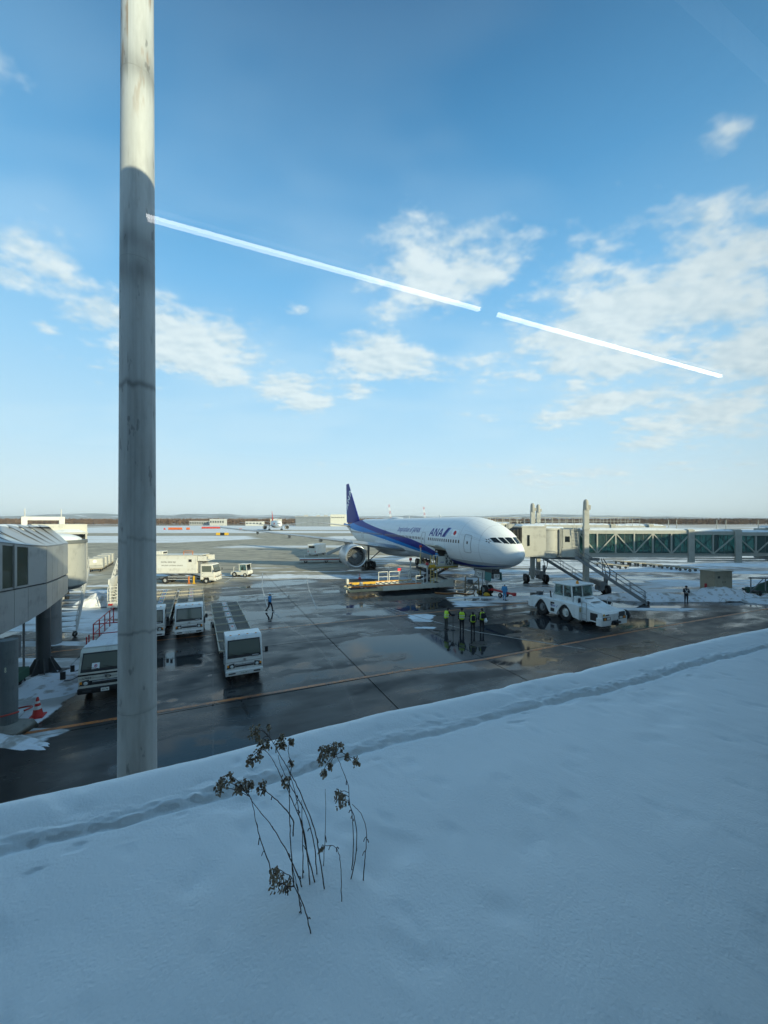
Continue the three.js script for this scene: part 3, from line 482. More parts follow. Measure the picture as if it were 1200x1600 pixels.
{
  const W = 2048, Hh = 1024, X = (s) => s / FL * W, Y = (f) => (.5 - f / (2 * Math.PI)) * Hh;
  const ph = (s, rel) => Math.acos(clamp((5.8 + rel - fusC(s)) / Math.max(.05, fusR(s)), -1, 1));
  const interp = (tab, s) => { let i = 0; while (i < tab.length - 2 && s > tab[i + 1][0]) i++; const [a, b] = [tab[i], tab[i + 1]]; return mix(a[1], b[1], clamp((s - a[0]) / (b[0] - a[0]))); };
  const topL = [[2.2, -2.2], [6, -2.45], [10.7, -2.05], [13.5, -1.35], [16.3, -.62], [20.5, -.06], [26, .42], [32, .92], [39, 1.55], [45.6, 2.2], [52, 2.85], [56, 3.3], [73, 3.3]];
  const midL = [[2.2, -2.25], [6, -2.7], [10.7, -2.75], [13.5, -2.2], [16.3, -1.62], [20.5, -1.15], [26, -.55], [32, .05], [39, .72], [45.6, 1.3], [56, 2.0], [73, 2.8]];
  const lowL = [[2.2, -2.25], [12, -2.5], [16.3, -2.0], [20.5, -1.65], [26, -1.15], [32, -.62], [39, -.1], [45.6, .3], [56, .75], [73, 1.6]];
  const livery = canvasTex(W, Hh, (k) => {
    k.fillStyle = '#e2e4e5'; k.fillRect(0, 0, W, Hh);
    for (const sd of [1, -1]) {
      const area = (fa, fb, col) => { k.fillStyle = col; k.beginPath(); for (let s = 1.6; s <= FL; s += .4) k.lineTo(X(s), Y(sd * fa(s))); for (let s = FL; s >= 1.6; s -= .4) k.lineTo(X(s), Y(sd * fb(s))); k.closePath(); k.fill(); };
      k.fillStyle = '#b4b9bb'; k.beginPath(); k.moveTo(X(1.2), Y(sd * Math.PI)); for (let s = 1.2; s <= FL; s += .5) k.lineTo(X(s), Y(sd * ph(s, s < 48 ? -1.95 : -1.95 + 1.9 * Math.pow((s - 48) / 25, 1.2)))); k.lineTo(W, Y(sd * Math.PI)); k.closePath(); k.fill();
      area((s) => ph(s, interp(midL, s)), (s) => ph(s, interp(lowL, s)), '#0f7cc4');
      area((s) => ph(s, interp(topL, s)), (s) => ph(s, interp(midL, s)), '#1c2a80');
    }
    // lettering, both sides
    for (const sd of [1, -1]) {
      const put = (s, rel, hgt, draw) => { k.save(); k.translate(X(s), Y(sd * ph(s, rel))); if (sd > 0) k.rotate(Math.PI); const sc = hgt / 100; k.scale(sc * W / FL, sc * Hh / (2 * Math.PI * 3.1)); draw(); k.restore(); };
      put(13.0, .62, 1.5, () => { k.fillStyle = '#252c7c'; k.transform(1, 0, -.22, 1, 0, 0); k.font = 'bold 100px sans-serif'; k.textAlign = 'center'; k.save(); k.scale(1.12, 1); k.fillText('ANA', 0, 0); k.restore(); });
      const sx = sd > 0 ? 10.25 : 10.25; put(sx, .62, 1.5, () => { const m = sd > 0 ? 1 : 1; k.fillStyle = '#252c7c'; k.beginPath(); k.moveTo(-60, 0); k.lineTo(-2, -82); k.lineTo(44, -82); k.lineTo(-14, 0); k.fill(); k.fillStyle = '#0f7cc4'; k.beginPath(); k.moveTo(-8, 0); k.lineTo(46, -78); k.lineTo(54, -78); k.lineTo(0, 0); k.fill(); });
      put(8.3, .62, 1.5, () => { k.fillStyle = '#f4f4f2'; k.fillRect(-48, -72, 96, 66); k.fillStyle = '#c4202c'; k.beginPath(); k.arc(0, -39, 19, 0, 7); k.fill(); k.strokeStyle = '#b9bcc0'; k.lineWidth = 2; k.strokeRect(-48, -72, 96, 66); });
      put(22.1, .95, 1.05, () => { k.fillStyle = '#252c7c'; k.transform(1, 0, -.2, 1, 0, 0); k.font = 'bold 100px sans-serif'; k.textAlign = 'center'; k.save(); k.scale(.80, 1); k.fillText('Inspiration of JAPAN', 0, 0); k.restore(); });
      put(3.0, .25, .9, () => { k.fillStyle = '#3a3f47'; for (let i = 0; i < 5; i++) { const a = i * Math.PI * .4 - Math.PI / 2; k.beginPath(); k.moveTo(Math.cos(a) * 46, Math.sin(a) * 46 - 40); k.lineTo(Math.cos(a + .42) * 24, Math.sin(a + .42) * 24 - 40); k.lineTo(Math.cos(a + .1) * 12, Math.sin(a + .1) * 12 - 40); k.lineTo(Math.cos(a - .42) * 24, Math.sin(a - .42) * 24 - 40); k.closePath(); k.fill(); } });
    }
    // faint skin joints and weathering
    k.strokeStyle = 'rgba(60,68,80,.32)'; k.lineWidth = 1; for (let s = 4; s < FL; s += 3.2) { k.beginPath(); k.moveTo(X(s), 0); k.lineTo(X(s), Hh); k.stroke(); } for (const f of [-2.3, -1.2, -.4, .4, 1.2, 2.3]) { k.beginPath(); k.moveTo(0, Y(f)); k.lineTo(W, Y(f)); k.stroke(); }
    const r = rng(5); for (let i = 0; i < 520; i++) { k.fillStyle = `rgba(90,88,78,${.03 + r() * .09})`; k.fillRect(r() * W, r() * Hh, 20 + r() * 90, 1 + r() * 3); }
  });
  const finTex = canvasTex(512, 512, (k, w, h) => {
    k.fillStyle = '#1c2a80'; k.fillRect(0, 0, w, h); k.fillStyle = '#0f7cc4'; k.beginPath(); k.moveTo(w * .80, h); k.lineTo(w * .86, h * .5); k.lineTo(w, h * .5); k.lineTo(w, h); k.fill();
    k.fillStyle = '#e6e8ea'; k.save(); k.translate(w * .70, h * .42); k.rotate(Math.PI * .5 - .0); k.transform(1, 0, 0, 1, 0, 0); k.rotate(-.52); k.font = 'bold 120px sans-serif'; k.textAlign = 'center'; k.scale(-1, 1); k.scale(1.1, .9); k.fillText('ANA', 0, 40); k.restore();
  });
  airliner({ label: 'large white twin-engine airliner with blue sweep and ANA lettering, nose towards the tow tractor', x: 13.83, d: 38.45, fx: .339, fd: -.941, livery, finTex, nacelle: mat([.50, .52, .54], .32, .1, { clearcoat: .3 }), detail: true, hold: true });
  // the other one, taxiing far out
  const liv2 = canvasTex(512, 256, (k, w, h) => { k.fillStyle = '#e8e6e0'; k.fillRect(0, 0, w, h); k.fillStyle = '#c3242c'; for (const y of [.28, .72]) k.fillRect(w * .12, h * y - 14, w * .14, 20); });
  const fin2 = canvasTex(128, 128, (k, w, h) => { k.fillStyle = '#e0301c'; k.fillRect(0, 0, w, h); k.fillStyle = '#f0e8e2'; k.beginPath(); k.arc(w * .72, h * .52, 12, 0, 7); k.fill(); });
  airliner({ label: 'small distant white airliner with a red tail fin, taxiing beyond the snow', x: -92, d: 338, fx: .36, fd: -.93, scale: 1.06, livery: liv2, finTex: fin2, nacelle: mat([.5, .5, .5], .4) });
}
// ================================================================ ground vehicles (built facing -z, front at z = 0, wheels on y = 0)
const face = (x0, x1, y0, y1, z) => quad([x1, y0, z], [x0, y0, z], [x0, y1, z], [x1, y1, z]);         // a flat piece seen from the front (-z)
const sideR = (z0, z1, y0, y1, x) => quad([x, y0, z1], [x, y0, z0], [x, y1, z0], [x, y1, z1]);        // seen from the right (+x); front on the viewer's right
const sideL = (z0, z1, y0, y1, x) => quad([x, y0, z0], [x, y0, z1], [x, y1, z1], [x, y1, z0]);
const textMat = (w, h, lines, fg, bg, rough = .45) => signMat(w, h, (k) => { k.fillStyle = bg; k.fillRect(0, 0, w, h); k.fillStyle = fg; k.textAlign = 'center'; for (const [t, x, y, f] of lines) { k.font = f; k.fillText(t, x, y); } }, rough);
function cabOver(g, o = {}) {
  const { w = 1.86, h = 2.22, l = 1.62, b = .36, paint = M.white, z = 0, badge, plate = true, dark = true, belt = 1.22 } = o;
  const prof = [[z + .04, b], [z, b + .12], [z, b + .42], [z + .03, belt], [z + .34, h - .16], [z + .46, h - .04], [z + .62, h], [z + l - .06, h], [z + l, h - .06], [z + l, b + .12], [z + l * .86, b + .12], [z + l * .80, b + .42], [z + l * .42, b + .42], [z + l * .36, b + .02]];
  const cab = part('cab', sidePrism(prof, w, .05), paint, g);
  // windscreen lies on the sloping face, a rounded dark sheet set in a rubber seal
  const sl = (y) => z + .03 + (.31) * clamp((y - belt) / (h - .16 - belt)), ny = .31, nz = h - .16 - belt, nl = Math.hypot(ny, nz), off = .012;
  const wp = (x, y, k = off) => [x, y + ny / nl * k, sl(y) - nz / nl * k];
  const y0 = belt + .03, y1 = h - .20, hw = w / 2 - .07;
  const seal = part('screen_seal', quad(wp(hw - .02, y0 - .04), wp(-hw + .02, y0 - .04), wp(-hw + .05, y1 + .02), wp(hw - .05, y1 + .02)), M.black, g);
  part('windscreen', quad(wp(hw - .06, y0 + .09, .018), wp(-hw + .06, y0 + .09, .018), wp(-hw + .10, y1 - .04, .018), wp(hw - .10, y1 - .04, .018)), M.cabGlassSheen, seal);
  for (const x of [-.35, .28]) part('wiper', rod(wp(x, y0 + .07, .03), wp(x + .45, y0 + .16, .03), .012), M.black, g);
  if (badge) part('badge', quad(wp(-hw + .5, y0 - .06, .02), wp(-hw + .12, y0 - .06, .02), wp(-hw + .12, y0 + .06, .02), wp(-hw + .5, y0 + .06, .02)), textMat(128, 40, [[badge, 64, 31, 'bold 30px sans-serif']], '#e8e8e8', '#141416'), g, true);
  for (const s of [-1, 1]) {
    const q = s > 0 ? sideR : sideL; part('side_window', q(z + .42, z + l - .22, belt + .08, h - .24, s * (w / 2 + .006)), M.cabGlassSheen, g);
    const d = part('door', q(z + .2, z + l - .14, b + .55, belt + .02, s * (w / 2 + .004)), paint, g); part('door_handle', box(.03, .04, .16, s * (w / 2 + .02), belt - .12, z + l - .32), M.black, d); part('door_seam', [box(.012, h - b - .75, .018, s * (w / 2 + .006), (h + b + .4) / 2, z + l - .12), box(.012, .018, l - .36, s * (w / 2 + .006), b + .54, z + l / 2 + .02)], M.darkGrey, d); part('step', box(.08, .04, .4, s * (w / 2 - .02), b + .1, z + l * .2), M.darkGrey, g);
    const lampY = b + .40; const hl = part('headlight_housing', prism([[-.20, -.11], [.20, -.09], [.17, .15], [-.10, .11]].map(([a, c]) => [s * -a, c]), .04, .008).translate(s * (w / 2 - .25), lampY + .05, z - .004), M.darkGrey, g);
    part('headlight', new THREE.SphereGeometry(.085, 12, 8).scale(1, 1, .35).translate(s * (w / 2 - .30), lampY + .04, z - .03), M.lampGlass, hl); part('indicator', box(.09, .11, .02, s * (w / 2 - .12), lampY + .08, z - .03), M.amber, hl);
    part('mirror_arm', pipe([[s * w / 2, belt + .1, z + .25], [s * (w / 2 + .16), belt + .12, z + .05], [s * (w / 2 + .18), belt + .3, z]], .014), M.black, g); part('mirror', rbox(.16, .30, .07, .03, s * (w / 2 + .19), belt + .26, z), M.black, g);
    wheel(g, .37, .22, s * (w / 2 - .17), .37, z + l * .61, M.lightGrey);
  }
  part('panel_seam', box(w - .1, .014, .01, 0, b + .66, z - .002), M.midGrey, g); part('emblem', new THREE.CylinderGeometry(.055, .055, .012, 18).rotateX(Math.PI / 2).translate(0, b + .74, z + .002), M.alu, g);
  for (const x of [-.7, -.23, .23, .7]) part('roof_marker', rbox(.1, .03, .05, .01, x * w / 2, h + .01, z + .6), M.amber, g);
  part('grille', rbox(w * .50, .15, .03, .02, 0, b + .46, z - .004), M.darkGrey, g); part('grille_bar', rbox(w * .48, .05, .03, .015, 0, b + .49, z - .02), M.alu, g);
  const bp = part('bumper', rbox(w + .02, .26, .14, .05, 0, b + .10, z - .02), o.bumper ?? paint, g);
  for (const x of [-.62, 0, .62]) part('bumper_vent', rbox(.34, .08, .03, .02, x * w / 1.86, b + .1, z - .088), M.darkGrey, bp);
  if (plate) part('number_plate', face(-.16, .16, b + .02, b + .18, z - .108), textMat(64, 32, [['12-75', 32, 24, 'bold 20px sans-serif']], '#2d4a3a', '#e6e6e0'), g, true);
  part('chassis', [box(.14, .16, o.frame ?? l + .2, -.38, .52, z + (o.frame ?? l + .2) / 2 + .3), box(.14, .16, o.frame ?? l + .2, .38, .52, z + (o.frame ?? l + .2) / 2 + .3)], M.darkGrey, g);
  return cab;
}
// ---------------------------------------------------------------- container transporters: a cab with a long roller bed
{
  const spineGrey = mat([.34, .36, .38], .4, .5), spineBlue = mat([.07, .22, .34], .45, .2), bed = mat([.16, .145, .12], .5, .3), rail = mat([.46, .42, .33], .5, .2), roll = mat([.30, .29, .27], .35, .7);
  const carrier = (label, x, d, blue) => {
    const g = thing('container_transporter', label, 'truck', P(x, d), turnOf(.44, -.898), 'container transporters parked side by side');
    cabOver(g, { w: 1.84, h: 2.25, l: 1.6, badge: 'CANTER', frame: 14.6 });
    const n = 7, L = 2.05, z0 = 2.1, hw = 1.1, y = .98;
    for (let i = 0; i < n; i++) {
      const za = z0 + i * L, sec = new THREE.Group(); sec.name = 'roller_bed'; g.add(sec);
      for (const s of [-1, 1]) { part('bed_plate', box(.80, .05, L - .10, s * .64, y - .06, za + L / 2), bed, sec); part('side_rail', box(.05, .12, L - .03, s * (hw - .01), y - .02, za + L / 2), rail, sec); const rs = []; for (let k = 0; k < 7; k++) rs.push(rod([s * .28, y - .01, za + .2 + k * .275], [s * 1.0, y - .01, za + .2 + k * .275], .03, .03, 6)); part('rollers', rs, roll, sec).userData.kind = 'stuff'; }
      part('spine', box(.30, .05, L - .12, 0, y - .01, za + L / 2), blue ? spineBlue : spineGrey, sec); part('spine_gap', box(.12, .012, .34, 0, y + .022, za + L * .62), M.tailRed, sec);
      for (const s of [-1, 1]) part('spine_rail', box(.035, .07, L - .06, s * .19, y, za + L / 2), M.lightGrey, sec);
      part('stop_bar', box(2 * hw + .05, .09, .07, 0, y + .03, za + .03), rail, sec);
    }
    part('bed_frame', [box(.16, .24, n * L, -.75, y - .22, z0 + n * L / 2), box(.16, .24, n * L, .75, y - .22, z0 + n * L / 2), box(2 * hw, .16, .12, 0, y - .18, z0 + n * L + .04)], M.darkGrey, g);
    part('tool_box', rbox(.5, .42, .9, .04, -.85, .55, 3.0), M.midGrey, g);
    for (const z of [11.2, 12.3]) for (const s of [-1, 1]) wheel(g, .36, .42, s * .74, .36, z, M.lightGrey);
    for (const s of [-1, 1]) part('tail_light', box(.28, .1, .04, s * .7, .62, z0 + n * L + .12), M.tailRed, g);
    return g;
  };
  carrier('white cab-over container transporter standing out in front on the wet slabs, nearest of the three', -7.3, 20.1, false);
  carrier('white cab-over container transporter between the blue-spined one and the nearest one', -13.9, 27.4, false);
  carrier('container transporter with a blue strip down its roller bed, half hidden by the mast', -16.2, 26.5, true);
}
// ---------------------------------------------------------------- catering truck, in the sun
{
  const g = thing('catering_truck', 'white high-lift catering truck with lettering on its box body', 'truck', P(-22.6, 52.3), turnOf(1, 0));
  const w = 2.4, paint = mat([.72, .70, .64], .45, 0, { map: grime2 });
  cabOver(g, { w: 2.2, h: 2.62, l: 1.9, b: .42, belt: 1.5, paint, frame: 8 });
  part('body', rbox(w, 2.32, 6.1, .05, 0, 2.62, 5.35), paint, g);
  part('roof_lip', rbox(w + .16, .1, 6.7, .03, 0, 3.82, 5.1), M.offWhite, g);
  part('body_skirt', box(w + .02, .10, 6.06, 0, 1.44, 5.35), M.lightGrey, g);
  part('front_platform', [box(w, .09, 1.3, 0, 3.1, 1.6), box(.06, .62, 1.2, -w / 2, 3.4, 1.6), box(.06, .62, 1.2, w / 2, 3.4, 1.6)], paint, g);
  part('body_window', rbox(.03, .34, .42, .01, w / 2 + .005, 3.1, 3.2), M.black, g);
  part('lettering', sideR(3.6, 7.6, 2.1, 3.3, w / 2 + .004), textMat(512, 154, [['HOTEL NEW OJI', 190, 62, 'bold 34px sans-serif'], ['INFLIGHT CATERING SERVICE', 256, 118, 'bold 26px sans-serif']], '#5d5a50', '#dcdad3'), g, true);
  part('platform_bellows', box(1.9, 1.9, .5, 0, 2.5, 2.06), M.midGrey, g);
  for (const s of [-1, 1]) { part('scissor_arm', bar([s * .7, .75, 2.6], [s * .7, 1.38, 7.4], .1, .16), M.dullSteel, g); part('scissor_arm', bar([s * .8, 1.36, 2.6], [s * .8, .75, 7.4], .1, .16), M.dullSteel, g); part('side_guard', [bar([s * 1.12, .62, 3.0], [s * 1.12, .62, 6.2], .05, .08), bar([s * 1.12, .92, 3.0], [s * 1.12, .92, 6.2], .05, .08)], M.lightGrey, g); for (const z of [6.6]) wheel(g, .46, .5, s * .86, .46, z, M.lightGrey); }
  part('outrigger', [box(.16, 1.0, .16, 1.1, .55, 2.75), box(.34, .06, .34, 1.1, .05, 2.75)], M.yellow, g); part('outrigger', [box(.16, 1.0, .16, -1.1, .55, 2.75), box(.34, .06, .34, -1.1, .05, 2.75)], M.yellow, g); part('outrigger', [box(.14, .9, .14, 1.1, .55, 3.4), box(.3, .06, .3, 1.1, .05, 3.4)], M.orange, g);
  part('roof_unit', rbox(1.2, .46, .9, .06, .1, 4.1, 7.6), paint, g); part('roof_unit_grille', box(.9, .24, .02, .1, 4.1, 7.14), M.darkGrey, g);
  part('roof_frame', [pipe([[.9, 3.86, 3.0], [.9, 4.32, 3.0], [.9, 4.36, 3.1], [.9, 4.36, 4.1], [.9, 4.32, 4.2], [.9, 3.86, 4.2]], .04, 6, 40), bar([.9, 4.1, 3.0], [.9, 4.1, 4.2], .04)], M.orange, g);
}
// ---------------------------------------------------------------- small white tow tractor in the sun
{
  const g = thing('baggage_tractor', 'small white baggage tractor with a glazed cab standing alone in the sun', 'tractor', P(-20.0, 57.6), turnOf(.985, -.17));
  const p = mat([.70, .68, .62], .45);
  part('body', sidePrism([[.02, .34], [.0, .86], [.12, 1.0], [1.25, 1.02], [1.3, .8], [2.35, .8], [2.85, .78], [2.9, .36]], 1.32, .04), p, g);
  part('cab', [box(.07, .95, .07, -.6, 1.46, .35, 0, .14), box(.07, .95, .07, .6, 1.46, .35, 0, .14), box(.07, .95, .07, -.6, 1.46, 1.5), box(.07, .95, .07, .6, 1.46, 1.5), rbox(1.34, .08, 1.4, .03, 0, 1.93, .95), box(1.2, .5, .06, 0, 1.2, 1.52)], p, g);
  part('windscreen', quad([.56, 1.06, .27], [-.56, 1.06, .27], [-.56, 1.86, .40], [.56, 1.86, .40]), M.glassDark, g); for (const s of [-1, 1]) part('side_window', (s > 0 ? sideR : sideL)(.45, 1.44, 1.08, 1.86, s * .6), M.pane, g); part('seat', [rbox(.5, .14, .5, .04, 0, .98, 1.1), rbox(.5, .5, .1, .04, 0, 1.28, 1.36)], M.black, g);
  part('seat_well', box(1.1, .02, .7, 0, 1.03, .9), M.cabin, g);
  for (const s of [-1, 1]) { wheel(g, .33, .2, s * .58, .33, .55, M.lightGrey); wheel(g, .40, .24, s * .58, .40, 2.25, M.lightGrey); part('headlight', new THREE.SphereGeometry(.07, 10, 8).translate(s * .45, .72, .01), M.lampGlass, g); }
  part('bumper', rbox(1.34, .16, .1, .03, 0, .42, -.04), M.darkGrey, g); part('tow_hitch', [box(.2, .18, .24, 0, .5, 2.98), rod([0, .4, 3.02], [0, .7, 3.02], .025)], M.darkGrey, g);
  part('rear_post', [rod([-.45, .8, 2.5], [-.45, 1.45, 2.5], .03), rod([.45, .8, 2.5], [.45, 1.45, 2.5], .03), rod([-.45, 1.45, 2.5], [.45, 1.45, 2.5], .03)], p, g); part('number_plate', face(-.14, .14, .5, .62, -.03), M.offWhite, g);
}
// ---------------------------------------------------------------- truck with red rails beside the columns
{
  const g = thing('lift_truck', 'white truck with red handrails on its bed, numbered L7003, half behind the mast', 'truck', P(-13.05, 18.0), turnOf(.40, -.916));
  const paint = mat([.66, .66, .60], .45);
  cabOver(g, { w: 2.12, h: 2.32, l: 1.75, b: .40, belt: 1.34, paint, bumper: M.black, frame: 6.4 });
  part('band', box(2.135, .07, .02, 0, 1.21, .018), M.black, g); part('mask', box(1.9, .20, .02, 0, .84, -.008), M.black, g);
  const tm = textMat(128, 40, [['L7003', 60, 31, 'bold 32px sans-serif']], '#2b2b28', '#c9c7bb'); part('number', face(.45, .95, 1.0, 1.14, .0), tm, g, true);
  part('badge', new THREE.TorusGeometry(.07, .014, 6, 20).scale(1.4, .8, 1).translate(-.1, 1.06, -.01), M.darkGrey, g);
  part('screen_card', quad([.55, 1.45, .04], [.25, 1.45, .04], [.25, 1.70, .135], [.55, 1.70, .135]), signMat(64, 48, (k, w, h) => { k.fillStyle = '#e9ecee'; k.fillRect(0, 0, w, h); k.strokeStyle = '#c02a30'; k.lineWidth = 4; k.beginPath(); k.arc(32, 24, 11, 0, 7); k.stroke(); k.fillStyle = '#2a3c78'; k.fillRect(27, 19, 10, 10); }), g, true);
  part('bed', box(2.1, .14, 4.6, 0, 1.0, 4.3), M.midGrey, g); part('bed_skirt', [box(.06, .4, 4.6, -1.05, .8, 4.3), box(.06, .4, 4.6, 1.05, .8, 4.3)], M.red, g);
  part('lift_deck', box(2.0, .12, 4.4, 0, 2.05, 4.3), M.red, g); part('deck_snow', rbox(1.9, .1, 4.2, .05, 0, 2.15, 4.3), mat([.78, .80, .82], .8), g);
  part('lift_arm', [bar([-.7, 1.1, 2.4], [-.7, 2.0, 6.2], .1, .12), bar([.7, 1.1, 2.4], [.7, 2.0, 6.2], .1, .12), bar([-.6, 2.0, 2.4], [-.6, 1.1, 6.2], .1, .12), bar([.6, 2.0, 2.4], [.6, 1.1, 6.2], .1, .12)], M.red, g);
  for (const s of [-1, 1]) {
    for (const z of [2.2, 3.3, 4.4, 5.5, 6.4]) part('rail_post', rod([s * 1.0, 2.0, z], [s * 1.0, 3.05, z], .028), M.red, g);
    part('handrail', pipe([[s * 1.0, 3.05, 6.4], [s * 1.0, 3.05, 2.2]], .028, 6, 4), M.red, g); part('handrail', pipe([[s * 1.0, 2.55, 6.4], [s * 1.0, 2.55, 2.2]], .024, 6, 4), M.red, g);
    wheel(g, .42, .5, s * .78, .42, 5.6, M.lightGrey);
  }
  part('handrail', pipe([[-1.0, 3.05, 2.2], [1.0, 3.05, 2.2]], .028, 6, 4), M.red, g); part('handrail', pipe([[-1.0, 2.55, 2.2], [1.0, 2.55, 2.2]], .024, 6, 4), M.red, g);
  // access ladder beside the cab
  part('ladder', [rod([1.22, .5, 1.95], [1.22, 2.5, 1.95], .03), rod([1.22, .5, 2.35], [1.22, 2.5, 2.35], .03), ...[.7, 1.0, 1.3, 1.6, 1.9].map((y) => rod([1.22, y, 1.95], [1.22, y, 2.35], .02))], M.red, g);
  part('mirror_arm', pipe([[1.06, 1.15, .2], [1.3, 1.12, -.1], [1.48, 1.18, -.25]], .02), M.black, g); part('mirror', rbox(.20, .36, .09, .03, 1.52, 1.42, -.28), M.black, g);
  part('snow_cap', rbox(2.0, .07, 1.2, .035, 0, 2.34, 1.12), mat([.78, .80, .82], .8), g);
}
// ---------------------------------------------------------------- white passenger stairs truck behind the mast
{
  const g = thing('stairs_truck', 'white boarding stairs truck seen from behind, its steps towards us, mostly behind the mast', 'truck', P(-24.6, 36.0), turnOf(-.38, .925));
  // rear end at +z (towards the terminal)
  const p = mat([.72, .71, .67], .45);
  part('chassis', box(2.0, .34, 6.4, 0, .72, -2.8), M.lightGrey, g); part('body', [box(.1, 2.0, 4.6, -1.05, 1.9, -2.5), box(.1, 2.0, 4.6, 1.05, 1.9, -2.5)], p, g);
  for (let i = 0; i < 14; i++) part('step', box(1.5, .06, .30, .2, .95 + i * .2, .15 - i * .27), M.cream, g);
  for (const s of [-1, 1]) { part('handrail', [bar([s * 1.05, 2.0, .25], [s * 1.05, 4.6, -3.4], .05), bar([s * 1.05, 1.5, .25], [s * 1.05, 4.1, -3.4], .04)], p, g); for (let i = 0; i < 7; i++) part('rail_post', bar([s * 1.05, .95 + i * .42, .2 - i * .56], [s * 1.05, 2.05 + i * .40, .2 - i * .56], .045), p, g); wheel(g, .42, .3, s * .85, .42, -.8, M.lightGrey); wheel(g, .42, .3, s * .85, .42, -4.9, M.lightGrey); part('tail_light', box(.34, .16, .05, s * .78, .66, .43), M.tailRed, g); }
  part('rear_ladder', [bar([-.75, .6, .42], [-.75, 2.6, .42], .05), bar([-.25, .6, .42], [-.25, 2.6, .42], .05), ...[.8, 1.1, 1.4, 1.7, 2.0, 2.3].map((y) => bar([-.75, y, .42], [-.25, y, .42], .04))], p, g);
  part('rear_bumper', box(2.1, .2, .1, 0, .46, .40), M.offWhite, g); part('platform', box(2.1, .1, 1.6, 0, 3.55, -4.2), p, g); part('cab', sidePrism([[-6.9, .4], [-6.9, 1.3], [-6.6, 2.2], [-5.3, 2.3], [-5.3, .4]], 2.0, .04), p, g);
}
// ---------------------------------------------------------------- dollies with cargo containers far left, and a row of bare dollies at right
const dolly = (label, x, d, fx, fd, group, L = 3.0) => {
  const g = thing('cargo_dolly', label, 'dolly', P(x, d), turnOf(fx, fd), group), f = mat([.36, .30, .20], .6, .2);
  part('deck_frame', [box(.1, .14, L, -.9, .52, 0), box(.1, .14, L, .9, .52, 0), box(1.9, .12, .1, 0, .52, -L / 2), box(1.9, .12, .1, 0, .52, L / 2), box(1.9, .1, .1, 0, .5, 0)], f, g);
  for (let i = 0; i < 5; i++) part('roller', rod([-.86, .56, -L / 2 + (i + .7) * L / 5.5], [.86, .56, -L / 2 + (i + .7) * L / 5.5], .05, .05, 6), M.dullSteel, g);
  for (const s of [-1, 1]) for (const z of [-L * .33, L * .33]) wheel(g, .22, .14, s * .7, .22, z, M.dullSteel);
  part('tow_bar', bar([0, .38, -L / 2], [0, .3, -L / 2 - .8], .06), M.darkGrey, g);
  return g;
};
{
  const word = ['nearest', 'second', 'third', 'farthest'], alu = mat([.50, .49, .45], .45, .35);
  for (let i = 0; i < 4; i++) {
    const x = -48.2 - i * 1.75, d = 64.4 + i * 3.3; dolly(`${word[i]} dolly of the four carrying metal cargo containers left of the mast`, x, d, .45, -.89, 'dollies carrying containers', 2.2);
    const c = thing('cargo_container', `${word[i]} of the four metal cargo containers in a row left of the mast`, 'container', P(x, d, .60), turnOf(.45, -.89), 'cargo containers on dollies');
    part('shell', prism([[-1.0, 0], [.72, 0], [1.0, .42], [1.0, 1.6], [-1.0, 1.6]], 1.5, .03), alu, c); part('door_panel', box(1.7, 1.1, .03, 0, .98, -.76), mat([.56, .54, .48], .5, .2), c); part('door_strap', box(1.75, .06, .04, 0, .40, -.77), M.dullSteel, c);
    part('emblem', new THREE.CircleGeometry(.28, 20).rotateY(Math.PI).translate(.1, 1.1, -.78), M.white, c); for (const z of [-.74, .74]) part('edge_rail', bar([-1.0, 1.6, z], [1.0, 1.6, z], .05), M.dullSteel, c);
  }
  const ord = ['farthest', 'second farthest', 'middle', 'second nearest', 'nearest'];
  for (let i = 0; i < 5; i++) dolly(`${ord[i]} dolly in the row of five empty dollies beneath the boarding bridge tunnel`, 46.8 + i * 1.05, 75.5 - i * 2.75, .36, -.93, 'empty dollies under the bridge', 2.3);
  for (let i = 0; i < 2; i++) dolly(`${i ? 'nearer' : 'farther'} of two empty dollies standing left of the row of five`, 40.6 + i * 1.1, 71 - i * 2.8, .36, -.93, 'pair of empty dollies', 2.3);
}
